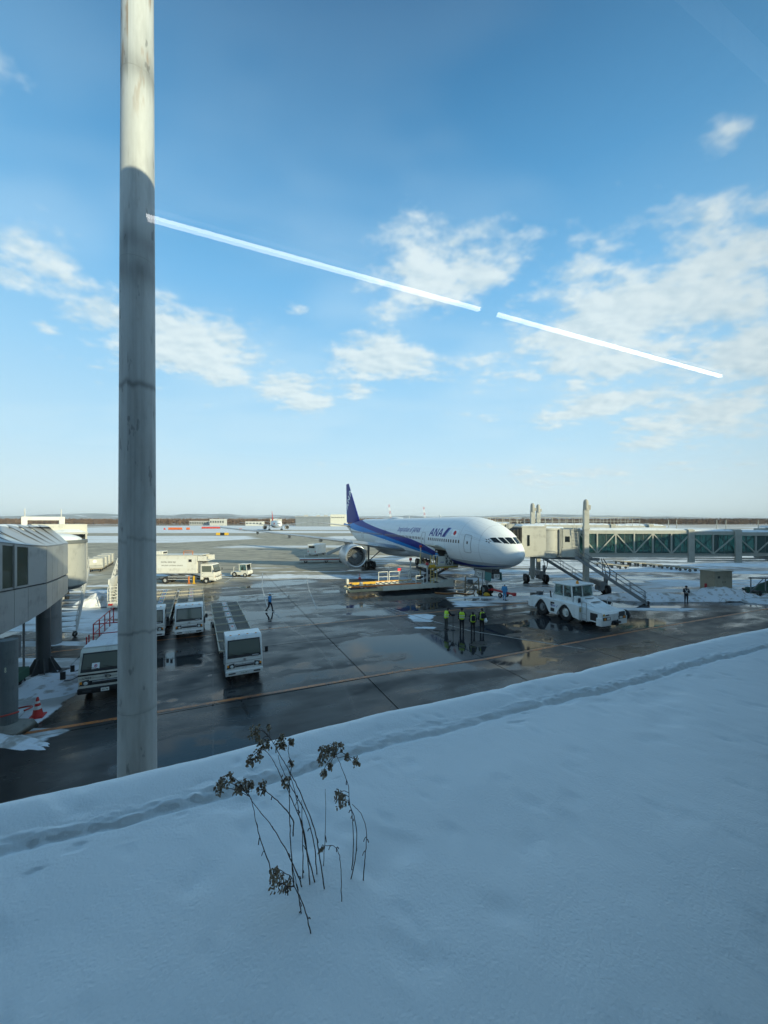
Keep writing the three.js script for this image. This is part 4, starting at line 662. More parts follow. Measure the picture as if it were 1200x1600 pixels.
// ---------------------------------------------------------------- behind the engine: white van, rear loader
{
  const g = thing('service_van', 'white box van parked beyond the right wing', 'van', P(-17.6, 93.5), turnOf(.35, .93));
  part('body', rbox(2.5, 2.3, 4.8, .12, 0, 1.6, -2.4), M.white, g); part('rear_door', face(-1.1, 1.1, .7, 2.5, 0).rotateY(Math.PI).translate(0, 0, .012), M.offWhite, g); part('rear_window', box(1.6, .5, .02, 0, 2.1, .02), M.glassDark, g); for (const s of [-1, 1]) { wheel(g, .38, .24, s * 1.05, .38, -.9); wheel(g, .38, .24, s * 1.05, .38, -3.9); part('tail_light', box(.16, .4, .03, s * 1.0, 1.0, .02), M.tailRed, g); }
  const L = thing('belt_loader', 'long low loader with red and white side and raised belt, under the right wing', 'loader', P(-7.4, 79.4), turnOf(.985, .17));
  part('deck', box(2.2, .4, 9.2, 0, .62, 5.2), M.offWhite, L); part('side_stripe', box(.03, .16, 9.0, 1.13, .66, 5.2), M.red, L); for (const z of [1.6, 4.5, 8.6]) for (const s of [-1, 1]) wheel(L, .34, .24, s * .95, .34, z);
  part('belt_frame', bar([0, 3.5, -.4], [0, 1.5, 4.4], 1.5, .22), M.lightGrey, L); part('belt_side', [bar([.85, 3.72, -.4], [.85, 1.72, 4.4], .06, .4), bar([-.85, 3.72, -.4], [-.85, 1.72, 4.4], .06, .4)], M.lightGrey, L); part('lift_strut', [bar([.6, .8, 1.8], [.6, 2.7, 1.0], .14), bar([-.6, .8, 1.8], [-.6, 2.7, 1.0], .14)], M.darkGrey, L); part('control_post', [box(.5, 1.3, .5, .9, 1.4, .5), box(.2, .5, .2, .9, 2.3, .5)], M.red, L); part('rail', [rod([1.05, .8, 6.0], [1.05, 1.7, 6.0], .04), rod([1.05, .8, 8.8], [1.05, 1.7, 8.8], .04), rod([1.05, 1.7, 6.0], [1.05, 1.7, 8.8], .04)], M.offWhite, L);
}
// ---------------------------------------------------------------- cargo loader at the forward hold
{
  const g = thing('cargo_loader', 'cargo loader with raised white platform at the open hold of the blue and white airliner', 'loader', P(8.2, 48.75), turnOf(.941, .339));
  const wh = mat([.62, .60, .53], .5), rail = mat([.76, .75, .70], .45), yel = M.yellow, dk = M.darkGrey;
  part('chassis', [box(.3, .55, 8.6, 1.45, .62, 5.1), box(.3, .55, 8.6, -1.45, .62, 5.1), box(3.1, .3, 8.4, 0, .5, 5.1)], wh, g);
  part('rear_frame', [box(.14, .26, 4.0, 1.5, .52, 11.2), box(.14, .26, 4.0, -1.5, .52, 11.2), box(3.1, .22, .16, 0, .5, 13.2)], mat([.60, .50, .30], .5), g);
  for (let i = 0; i < 12; i++) part('roller', rod([-1.3, .86, 4.4 + i * .72], [1.3, .86, 4.4 + i * .72], .07, .07, 8), M.dullSteel, g);
  part('guide_rail', box(.10, .14, 8.6, 1.42, .95, 8.8), M.orange, g); part('guide_rail', box(.10, .14, 8.6, -1.42, .95, 8.8), mat([.66, .36, .10], .5), g); part('side_guide', box(.16, .26, 2.9, -.7, .98, 11.0), yel, g);
  part('end_stop', rbox(.5, .62, .28, .03, -1.25, 1.2, 12.9), wh, g); part('end_stop', rbox(.5, .62, .28, .03, 1.2, 1.1, 11.9), wh, g);
  for (const [z0, z1] of [[8.9, 7.7], [7.5, 6.2], [6.1, 4.9], [4.7, 3.7]]) part('railing', [rod([-1.45, .9, z0], [-1.45, 2.1, z0], .045), rod([-1.45, .9, z1], [-1.45, 2.1, z1], .045), rod([-1.45, 2.1, z0], [-1.45, 2.1, z1], .045), rod([-1.45, 1.5, z0], [-1.45, 1.5, z1], .035)], rail, g);
  part('railing', [rod([1.45, .9, 5.2], [1.45, 1.85, 5.2], .045), rod([1.45, .9, 4.2], [1.45, 1.85, 4.2], .045), rod([1.45, 1.85, 5.2], [1.45, 1.85, 4.2], .045), rod([1.45, 1.4, 5.2], [1.45, 1.4, 4.2], .035)], rail, g);
  for (const [x, z, y0, h] of [[1.5, 3.75, .8, 2.3], [-1.5, 4.6, .8, 2.6], [-1.5, 3.2, .8, 4.2]]) { const p = part('marker_post', rod([x, y0, z], [x, y0 + h, z], .09, .09, 10), M.lightGrey, g); part('marker_head', rod([x, y0 + h, z], [x, y0 + h + .3, z], .2, .16, 12), M.red, p); }
  part('warning_flag', rbox(.06, .36, .5, .02, -1.45, 2.3, 6.15), mat([.72, .03, .05], .6, 0, { clean: 1 }), g);
  // front lift: scissors, platform, control stand
  part('wheel_housing', box(2.9, .9, 1.7, 0, .75, 1.0), M.offWhite, g); wheel(g, .52, .4, 1.3, .52, 2.5, M.dullSteel); wheel(g, .52, .4, -1.3, .52, 2.5, M.dullSteel); part('engine_cover', rbox(.06, .7, 1.3, .02, 1.5, .85, .8), wh, g);
  for (const s of [-1, 1]) { part('scissor_arm', bar([s * 1.1, 1.0, .6], [s * 1.1, 2.6, 4.0], .14, .26), dk, g); part('scissor_arm', bar([s * .92, 2.6, .6], [s * .92, 1.0, 4.0], .14, .26), dk, g); }
  part('platform', box(2.7, .28, 4.2, 0, 2.78, 1.5), wh, g); part('platform_edge', box(.04, .2, 4.1, 1.37, 2.72, 1.5), mat([.5, .33, .05], .5), g); part('bridge_lip', box(2.3, .08, .9, 0, 2.98, -.9), M.dullSteel, g);
  for (let i = 0; i < 6; i++) part('roller', rod([-1.1, 2.96, .2 + i * .6], [1.1, 2.96, .2 + i * .6], .06, .06, 8), M.dullSteel, g);
  part('control_box', rbox(.12, 1.15, 1.0, .03, 1.36, 3.5, 1.7), wh, g); part('emblem', sideR(1.35, 2.05, 3.2, 3.5, 1.425), textMat(96, 40, [['ANA', 46, 32, 'italic bold 34px sans-serif']], '#27307e', '#d2cfc4'), g, true);
  part('cab_rail', [rod([1.36, 2.9, .2], [1.36, 4.2, .2], .04), rod([1.36, 4.2, .2], [1.36, 4.2, 1.3], .04), rod([1.36, 3.6, .2], [1.36, 3.6, 1.3], .03), rod([1.36, 2.9, .75], [1.36, 4.2, .75], .03), rod([1.36, 4.2, 2.2], [1.36, 4.2, 2.9], .04), rod([1.36, 2.9, 2.9], [1.36, 4.2, 2.9], .04)], rail, g);
  part('crossed_straps', [bar([1.38, 2.95, 1.15], [1.38, 4.1, .3], .03, .05), bar([1.38, 2.95, .3], [1.38, 4.1, 1.15], .03, .05)], rail, g);
  part('ladder', [bar([1.5, .9, 2.85], [1.5, 4.3, 2.85], .07), bar([1.5, .9, 3.3], [1.5, 4.3, 3.3], .07), ...[1.2, 1.5, 1.8, 2.1, 2.4, 2.7, 3.0, 3.3, 3.6, 3.9].map((y) => bar([1.5, y, 2.85], [1.5, y, 3.3], .05))], mat([.62, .44, .14], .5), g);
  part('gantry_post', [bar([1.4, 1.0, 2.4], [1.4, 4.2, 2.4], .09), bar([-1.4, 1.0, 3.3], [-1.4, 4.3, 3.3], .12)], mat([.60, .46, .22], .5), g); part('step_box', box(.4, .3, .7, 1.55, 2.95, 3.1), yel, g);
  part('hazard_edge', [0, 1, 2, 3].map((i) => bar([1.385, 2.42, .9 + i * .36], [1.385, 2.62, 1.06 + i * .36], .02, .1)), M.orange, g);
}
// ---------------------------------------------------------------- the big tow tractor
{
  const g = thing('tow_tractor', 'large white aircraft tow tractor with amber beacon, right of the group in yellow vests', 'tractor', P(17.75, 29.75), turnOf(.407, -.914)); g.scale.z = .92;
  const p = mat([.78, .80, .80], .4, 0, { clearcoat: .3 }), W = 3.2;
  // low front hood with the driver's steps, cab behind it, rear deck
  part('body', sidePrism([[1.15, .42], [1.15, 1.42], [1.25, 1.5], [2.95, 1.66], [7.1, 1.62], [7.5, 1.5], [7.6, .5], [6.95, .42]], W - .5, .05), p, g);
  for (const s of [-1, 1]) {
    // fenders with wheel arches
    const arch = (cz, r) => arcPts(9, (t) => { const a = Math.PI * (1 - t); return [cz - Math.cos(a) * -r, .5 + Math.sin(a) * r * 1.02]; });
    const out = [[1.9, .42], [1.9, 1.52], [2.2, 1.60], [7.2, 1.60], [7.6, 1.46], [7.6, .5], ...arcPts(9, (t) => [6.95 - t * 1.7, .55 + Math.sin(t * Math.PI) * .86]), [5.1, .42], [4.3, .42], ...arcPts(9, (t) => [4.25 - t * 1.7, .55 + Math.sin(t * Math.PI) * .86])];
    part('side_panel', sidePrism(out, .26, .03).translate(s * (W / 2 - .13), 0, 0), p, g);
    for (const z of [3.4, 6.1]) { const wh = wheel(g, .74, .52, s * (W / 2 - .34), .74, z, z < 4 ? M.white : M.midGrey); part('hub', new THREE.CylinderGeometry(.16, .2, .1, 14).rotateZ(Math.PI / 2).translate(s * (W / 2 - .1), .74, z), z < 4 ? M.offWhite : M.midGrey, wh); }
    part('locker', rbox(.02, .34, .44, .01, s * (W / 2 + .002), 1.22, 4.75), M.black, g); part('locker', rbox(.02, .3, .44, .01, s * (W / 2 + .002), .72, 4.75), M.black, g);
    part('fender_lamp', rbox(.3, .34, .06, .02, s * (W / 2 - .2), 1.24, 1.88), mat([.5, .42, .25], .3, 0, { clean: 1 }), g);
    const bm = part('bumper_block', rbox(1.12, .62, .5, .04, s * .92, .62, .12), p, g); part('headlight', rbox(.34, .16, .04, .02, s * .72, .86, -.15), M.lampGlass, bm); part('headlight', rbox(.22, .16, .04, .02, s * 1.1, .86, -.15), M.amber, bm); part('lamp_surround', rbox(.84, .24, .05, .02, s * .88, .86, -.125), M.black, bm);
    part('rear_corner', rbox(.7, .5, .4, .04, s * 1.1, .8, 7.75), p, g);
    part('step_ladder', [bar([s * 1.5, .42, 1.25], [s * 1.5, 1.9, 1.25], .05), bar([s * 1.5, .42, 1.7], [s * 1.5, 1.9, 1.7], .05), bar([s * 1.5, 1.9, 1.25], [s * 1.5, 1.9, 1.7], .05), bar([s * 1.5, .6, 1.25], [s * 1.5, .6, 1.7], .06, .03), bar([s * 1.5, 1.0, 1.25], [s * 1.5, 1.0, 1.7], .06, .03)], M.lightGrey, g);
  }
  part('logo', sideR(4.05, 5.0, .95, 1.25, W / 2 + .012), textMat(160, 52, [['ANA', 54, 42, 'italic bold 42px sans-serif'], ['/', 124, 46, 'italic bold 52px sans-serif']], '#243a9a', '#dfe2e3'), g, true);
  const nose = part('front_hood', sidePrism([[-.1, .5], [-.12, 1.18], [.0, 1.34], [1.2, 1.44], [1.2, .5]], W - .45, .05), p, g);
  part('hood_grille', sideR(.3, 1.0, .62, 1.2, W / 2 - .222), M.black, nose); part('hood_grille', sideL(.3, 1.0, .62, 1.2, -(W / 2 - .222)), M.black, nose); part('front_window', rbox(.7, .36, .03, .03, -.85, 1.12, -.13), M.darkGrey, nose); part('warning_label', face(1.1, 1.3, 1.1, 1.26, -.13), M.yellow, nose); part('warning_label', face(.6, 1.0, 1.1, 1.2, -.13), M.darkGrey, nose);
  part('engine_hood', sidePrism([[1.1, 1.44], [1.35, 1.6], [2.6, 2.0], [2.85, 2.02], [2.85, 1.4]], 1.7, .05).translate(-.2, 0, 0), p, g); part('hood_vent', box(1.0, .03, .2, -.2, 1.78, 1.72, 0, .3), M.midGrey, g); part('hood_vent', box(1.0, .03, .2, -.2, 1.95, 2.4, 0, .3), M.midGrey, g);
  part('tow_coupling', [rbox(.6, .3, .4, .05, 0, .5, -.1), box(.4, .12, .5, 0, .62, -.3), rod([0, .35, -.4], [0, .8, -.4], .05)], M.black, g); part('tow_coupling', [rbox(.6, .3, .4, .05, 0, .6, 7.8), rod([0, .4, 8.0], [0, .9, 8.0], .05)], M.black, g);
  // cab
  const cy = 1.6, ct = 3.0, cw = 1.22, z0 = 2.9, z1 = 5.0;
  const cab = part('cab', [box(2 * cw, .38, z1 - z0, 0, cy + .22, (z0 + z1) / 2), rbox(2 * cw + .14, .14, z1 - z0 + .2, .05, 0, ct, (z0 + z1) / 2 + .02), ...[-1, 1].flatMap((s) => [bar([s * cw, cy + .3, z0 + .02], [s * (cw - .04), ct, z0 + .14], .1, .08), bar([s * cw, cy + .3, z0 + .95], [s * cw, ct, z0 + .95], .08, .08), bar([s * cw, cy + .3, z1], [s * (cw - .04), ct, z1 - .25], .1, .08)]), bar([0, cy + .3, z0], [0, ct, z0 + .12], .07, .06)], p, g);
  for (const [a, b] of [[-cw + .06, -.04], [.04, cw - .06]]) part('windscreen', quad([b, cy + .42, z0 + .03], [a, cy + .42, z0 + .03], [a, ct - .08, z0 + .12], [b, ct - .08, z0 + .12]), M.screen, cab);
  for (const s of [-1, 1]) { const q = s > 0 ? sideR : sideL; part('side_window', q(z0 + .14, z0 + .9, cy + .42, ct - .08, s * (cw - .01)), M.screen, cab); part('side_window', q(z0 + 1.02, z1 - .2, cy + .42, ct - .08, s * (cw - .01)), M.screen, cab); part('door', q(z0 + .98, z1 - .06, .95, cy + .4, s * (cw + .012)), p, cab); }
  part('rear_window', quad([-cw + .06, cy + .42, z1 - .02], [cw - .06, cy + .42, z1 - .02], [cw - .1, ct - .08, z1 - .2], [-cw + .1, ct - .08, z1 - .2]), M.screen, cab);
  for (const x of [-.6, .6]) part('seat', [rbox(.5, .14, .5, .05, x, cy + .5, 4.2), rbox(.5, .65, .14, .05, x, cy + .85, 4.5), rbox(.26, .2, .1, .04, x, cy + 1.25, 4.52)], M.black, cab);
  part('dashboard', rbox(2.2, .3, .4, .05, 0, cy + .5, 3.2), M.black, cab); part('steering_wheel', new THREE.TorusGeometry(.2, .02, 8, 24).rotateX(.6).translate(.6, cy + .78, 3.55), M.black, cab); part('console', rbox(.5, .6, .3, .04, .9, 1.86, 2.72), p, g); part('cab_vent', rbox(.3, .36, .03, .01, .35, 1.82, 2.88), M.black, g); part('cab_vent', rbox(.3, .36, .03, .01, .8, 1.82, 2.56), M.black, g);
  part('beacon', [new THREE.CylinderGeometry(.12, .14, .12, 14).translate(.25, ct + .12, z0 + .35), new THREE.SphereGeometry(.12, 14, 8, 0, 7, 0, Math.PI / 2).scale(1, 1.3, 1).translate(.25, ct + .18, z0 + .35)], M.amber, g);
  part('exhaust', rod([1.1, 1.6, 5.4], [1.1, 2.2, 5.5], .06), M.black, g); part('rear_console', [rbox(.5, .35, .4, .04, 1.0, 1.75, 6.9), rod([.8, 1.6, 6.9], [.7, 2.0, 6.7], .03)], M.darkGrey, g); part('spare_tyre', tyre(.4, .2, 1.72, .9, .2), M.rubber, g).position.set(-3.4, 0, 0);
}
// ================================================================ boarding bridges
function stair(g, top, bot, w, n, m, name = 'stair') {   // straight flight between two points, with treads and rails
  const a = V3(top), b = V3(bot), run = new THREE.Vector3(b.x - a.x, 0, b.z - a.z).normalize(), side = new THREE.Vector3(-run.z, 0, run.x).multiplyScalar(w / 2), up = new THREE.Vector3(0, 1, 0);
  const s = new THREE.Group(); s.name = name; g.add(s);
  for (const k of [-1, 1]) { const o = side.clone().multiplyScalar(k), p = a.clone().add(o), q = b.clone().add(o); part('stringer', bar(p, q, .06, .28), m, s); for (const h of [.55, 1.05]) part('handrail', bar(p.clone().addScaledVector(up, h), q.clone().addScaledVector(up, h), .045), m, s); for (let i = 0; i <= 5; i++) { const r = p.clone().lerp(q, .02 + .96 * i / 5); part('rail_post', bar(r, r.clone().addScaledVector(up, 1.05), .04), m, s); } }
  const yaw = Math.atan2(run.x, run.z); for (let i = 0; i < n; i++) { const r = a.clone().lerp(b, (i + .6) / n); part('tread', box(w - .08, .04, .24).rotateY(yaw).translate(r.x, r.y + .02, r.z), M.dullSteel, s); }
  return s;
}
const JB = { frame: mat([.47, .465, .42], .5), panel: mat([.44, .435, .40], .55), dark: mat([.16, .17, .17], .6), snow: mat([.80, .82, .84], .85), bellows: mat([.035, .035, .035], .85), steel: mat([.26, .27, .28], .5, .4) };
function snowSheet(w, l, h, seed) {   // lumpy snow lying on a flat roof: x length, z width
  const nx = 40, nz = 8, pos = [], idx = []; for (let i = 0; i <= nx; i++) for (let j = 0; j <= nz; j++) { const a = i / nx, b = j / nz, e = Math.min(1, Math.min(a, 1 - a) * 14, Math.min(b, 1 - b) * 5); pos.push((a - .5) * l, h * Math.sqrt(Math.max(0, e)) * (.45 + 1.1 * fbm(a * l * .35 + seed, b * 3 + seed, 3)), (b - .5) * w * (.96 + .06 * fbm(a * 9 + seed, 2))); }
  for (let i = 0; i < nx; i++) for (let j = 0; j < nz; j++) { const a = i * (nz + 1) + j; idx.push(a, a + 1, a + nz + 1, a + 1, a + nz + 2, a + nz + 1); }
  const g = new THREE.BufferGeometry(); g.setAttribute('position', new THREE.Float32BufferAttribute(pos, 3)); g.setIndex(idx); g.computeVertexNormals(); return g;
}
// tunnel section with trussed, glazed sides; local x along the tunnel
function tunnel(g, x0, x1, y0, y1, hw, bays, seed, beam = .34) {
  const t = new THREE.Group(); t.name = 'tunnel_section'; g.add(t); const L = x1 - x0, xc = (x0 + x1) / 2;
  part('roof', box(L, .12, 2 * hw + .16, xc, y1 + .06, 0), JB.panel, t); part('floor', box(L, .16, 2 * hw - .1, xc, y0 + .1, 0), JB.dark, t);
  part('roof_snow', snowSheet(2 * hw, L - .1, .22, seed).translate(xc, y1 + .115, 0), JB.snow, t);
  for (const s of [-1, 1]) {
    const z = s * hw; part('top_chord', box(L, .26, .16, xc, y1 - .13, z), JB.frame, t); part('bottom_chord', box(L, beam, .18, xc, y0 + beam / 2 - .06, z), JB.frame, t); part('ledge', box(L, .05, .12, xc, y0 + beam - .04, z + s * .12), JB.frame, t);
    for (let i = 0; i <= bays; i++) { const x = mix(x0 + .08, x1 - .08, i / bays); part('post', box(.13, y1 - y0 - .2, .14, x, (y0 + y1) / 2, z), JB.frame, t); }
    for (let i = 0; i < bays; i++) {
      const a = mix(x0 + .08, x1 - .08, i / bays), b = mix(x0 + .08, x1 - .08, (i + 1) / bays), lo = y0 + beam, hi = y1 - .28; const f = i % 2;
      part('diagonal', bar([a + .06, f ? lo : hi, z + s * .03], [b - .06, f ? hi : lo, z + s * .03], .1, .11), JB.frame, t);
      const m = (a + b) / 2; for (const [p, q] of [[a + .05, m - .02], [m + .02, b - .05]]) part('pane', box(q - p, hi - lo, .012, (p + q) / 2, (hi + lo) / 2, z - s * .06), M.pane, t); part('mullion', box(.045, hi - lo, .06, m, (hi + lo) / 2, z - s * .06), JB.dark, t);
    }
  }
  return t;
}
function boardingBridge(o) {
  const g = thing('boarding_bridge', o.label, 'boarding bridge', P(o.x, o.d), o.turn, 'boarding bridges of the near stand'), Y = o.lift ?? 0;
  const secs = o.secs ?? [[-2.4, 9.6, 4.42, 7.22, 1.45, 6], [9.5, 14.5, 4.52, 7.12, 1.32, 2], [14.4, 18.7, 4.62, 7.02, 1.2, 2]];
  secs.forEach(([a, b, y0, y1, hw, n], i) => tunnel(g, a, b, y0 + Y, y1 + Y, hw, n, i * 7 + o.x, i ? .3 : .44));
  for (const x of [9.55, 14.45]) part('portal_frame', [box(.62, 3.1, .2, x, 5.86 + Y, 1.56), box(.62, 3.1, .2, x, 5.86 + Y, -1.56), box(.62, .22, 3.0, x, 7.36 + Y, 0), box(.62, .5, .24, x, 4.1 + Y, 1.56)], JB.frame, g);
  part('cable_tray', [box(9, .12, .1, 14, 4.30 + Y, 1.3), box(9, .08, .1, 14, 4.06 + Y, 1.3)], JB.dark, g);
  // lift columns and wheel bogie
  for (const s of [-1, 1]) {
    const k = s < 0 ? o.skew[1] : o.skew[0];
    const c = part('lift_column', [box(.5, 8.6, .46, k, 5.3, s * 1.86), box(.62, .35, .58, k, 7.6, s * 1.86), box(.62, .5, .6, k, 4.2 + Y, s * 1.86), box(.36, 3.4, .36, k, 2.4, s * 1.86)], JB.frame, g);
    part('column_motor', [new THREE.CylinderGeometry(.27, .3, .8, 14).translate(k, 9.95, s * 1.86), new THREE.SphereGeometry(.27, 14, 8, 0, 7, 0, Math.PI / 2).scale(1, 1.5, 1).translate(k, 10.35, s * 1.86), box(.5, .4, .3, .16 + k, 9.9, s * 1.86 + .1)], M.beige, c);
    part('wheel_fork', [box(.9, .5, .34, 0, 1.0, s * 1.3), box(.3, .9, .5, 0, 1.1, s * 1.5)], JB.steel, g); for (const x of [-.42, .42]) wheel(g, .56, .36, s * 1.3, .56, x, M.dullSteel).rotation.y = 0;
  }
  part('bogie_beam', [box(.5, .5, 4.0, 0, 1.5, 0), box(.3, 1.2, .3, .5, 1.9, 1.6)], JB.steel, g); part('bogie_cables', [pipe([[.3, 4.2, 1.5], [.9, 2.8, 1.7], [.5, 1.6, 1.8]], .05, 6, 20), pipe([[.2, 4.2, 1.2], [.6, 2.6, 1.4], [.3, 1.5, 1.6]], .04, 6, 20)], M.black, g);
  // vestibule, round turntable and cab
  part('vestibule', [box(2.2, 3.1, 3.0, -3.4, 5.9 + Y, 0), box(.5, .3, 3.3, -2.5, 7.4 + Y, 0)], JB.panel, g); part('service_door', box(.9, 2.0, .05, -3.6, 5.75 + Y, 1.53), JB.frame, g); part('door_window', rbox(.52, .62, .04, .02, -3.6, 6.35 + Y, 1.56), M.glassDark, g); part('wall_rib', [0, 1, 2].map((i) => box(.1, 3.1, .12, -4.4 + i * .18, 5.9 + Y, 1.52)), JB.frame, g);
  part('turntable', new THREE.CylinderGeometry(1.72, 1.72, 3.0, 32).translate(-5.6, 5.9 + Y, 0), JB.panel, g); part('turntable_ring', new THREE.CylinderGeometry(1.8, 1.8, .18, 32).translate(-5.6, 7.46 + Y, 0), JB.frame, g); part('turntable_ring', new THREE.CylinderGeometry(1.8, 1.8, .18, 32).translate(-5.6, 4.36 + Y, 0), JB.frame, g);
  part('cab', [box(2.6, 3.3, 3.5, -7.3, 6.05 + Y, 0), box(2.7, .14, 3.6, -7.3, 7.74 + Y, 0)], mat([.52, .505, .45], .55), g); part('cab_window', rbox(.26, 1.2, .04, .08, -7.9, 6.2 + Y, 1.77), M.glassDark, g); part('cab_snow', snowSheet(3.4, 2.5, .2, 5).translate(-7.3, 7.81 + Y, 0), JB.snow, g); part('turntable_snow', snowSheet(2.6, 2.8, .2, 8).translate(-5.2, 7.55 + Y, 0), JB.snow, g);
  for (let i = 0; i < 6; i++) part('bellows_fold', [box(.17, .14, 3.5 - (i % 2) * .16, -8.7 - i * .2, 7.55 + Y - i * .1, 0, 0, 0, .3), box(.17, 2.9, .14, -8.7 - i * .2, 6.05 + Y - i * .03, 1.7 - (i % 2) * .08), box(.17, 2.9, .14, -8.7 - i * .2, 6.05 + Y - i * .03, -1.7 + (i % 2) * .08)], JB.bellows, g);
  part('cab_floor_lip', box(1.4, .14, 3.2, -9.2, 4.5 + Y, 0), JB.steel, g);
  part('under_frame', [bar([-7.4, 4.3 + Y, 1.0], [0, 4.1 + Y, 1.2], .2, .3), bar([-7.4, 4.3 + Y, -1.0], [0, 4.1 + Y, -1.2], .2, .3)], JB.steel, g);
  // landing and flight of steps
  part('landing', [box(1.7, .1, 1.3, -3.9, 4.5 + Y, 2.15), box(1.7, .9, .04, -3.9, 4.95 + Y, 2.8)], JB.frame, g); part('landing_rail', [bar([-4.7, 5.6 + Y, 2.8], [-3.1, 5.6 + Y, 2.8], .04), bar([-4.7, 4.5 + Y, 2.8], [-4.7, 5.6 + Y, 2.8], .04), bar([-3.1, 4.5 + Y, 2.8], [-3.1, 5.6 + Y, 2.8], .04)], JB.frame, g);
  part('caged_ladder', [bar([-2.75, 4.5 + Y, 1.7], [-3.05, 7.9 + Y, 1.7], .05), bar([-2.35, 4.5 + Y, 1.7], [-2.65, 7.9 + Y, 1.7], .05), ...[0, 1, 2, 3, 4, 5, 6, 7].map((i) => bar([-2.78 - i * .035, 4.8 + i * .38 + Y, 1.7], [-2.38 - i * .035, 4.8 + i * .38 + Y, 1.7], .03))], JB.frame, g);
  stair(g, [-3.2 + (o.sx ?? 0), 4.5 + Y, 2.5 + (o.sz ?? 0)], o.foot, .85, 19, JB.steel);
  if (o.foot) part('stair_wheels', [tyre(.18, .1, o.foot[0], .18, o.foot[2] + .3), tyre(.18, .1, o.foot[0], .18, o.foot[2] - .3)], M.rubber, g);
  if (o.rails) for (const s of [-1, 1]) { for (let i = 0; i < 22; i++) { const x = -6.8 + i * .95; part('roof_rail_post', rod([x, 7.2 + Y, s * 1.3], [x, 8.35 + Y, s * 1.3], .032), JB.frame, g); } for (const y of [8.35, 7.85]) part('roof_rail', rod([-6.8, y + Y, s * 1.3], [13.2, y + Y, s * 1.3], .03), JB.frame, g); }
  if (o.masts) for (const x of [8.6, 9.5, 13.9, 14.9, 18.4, 19.6]) part('roof_mast', rod([x, 7.2 + Y, -.6], [x, 8.5 + Y, -.6], .035), JB.frame, g);
  // rotunda
  if (o.rotunda) { part('rotunda', [box(1.7, 3.4, 3.2, 19.6, 5.85 + Y, 0), box(3.4, 3.7, 3.6, 22.0, 5.75 + Y, 0)], mat([.36, .39, .38], .55), g); part('rotunda_rib', [box(.3, 3.9, 3.7, 20.4, 5.7 + Y, 0), box(.2, .5, 3.6, 20.6, 3.9 + Y, 0)], JB.panel, g); part('rotunda_column', new THREE.CylinderGeometry(.5, .55, 4.4, 20).translate(22.4, 2.2, 0), JB.steel, g); part('service_hose', pipe([[20.2, 3.9, 1.3], [20.5, 3.1, 1.5], [21.2, 2.7, 1.5], [21.9, 3.2, 1.4], [22.2, 4.0, 1.3]], .09, 8, 30), M.black, g); part('service_hose', pipe([[18.6, 4.2, 1.0], [18.9, 3.6, 1.3], [19.6, 3.4, 1.3], [20.0, 3.9, 1.2]], .07, 8, 30), M.black, g); part('rotunda_snow', snowSheet(3.4, 4.6, .25, 3).translate(21.4, 7.62 + Y, 0), JB.snow, g); }
  return g;
}
boardingBridge({ label: 'grey glazed boarding bridge across the right side, its long stair ending on the snow', x: 24.0, d: 43.9, turn: -.054, foot: [2.7, .12, 5.1], rotunda: true, masts: true, skew: [-1.75, 0] });
boardingBridge({ label: 'second boarding bridge behind the nearer one, with a railing along its roof', x: 20.8, d: 52.6, turn: -.03, lift: .5, foot: [5.6, .12, 2.6], sx: 1.0, sz: -.2, rails: true, skew: [-1.1, 1.0], secs: [[-2.4, 9.6, 4.42, 7.22, 1.45, 4], [9.5, 16.5, 4.52, 7.12, 1.32, 2]] });

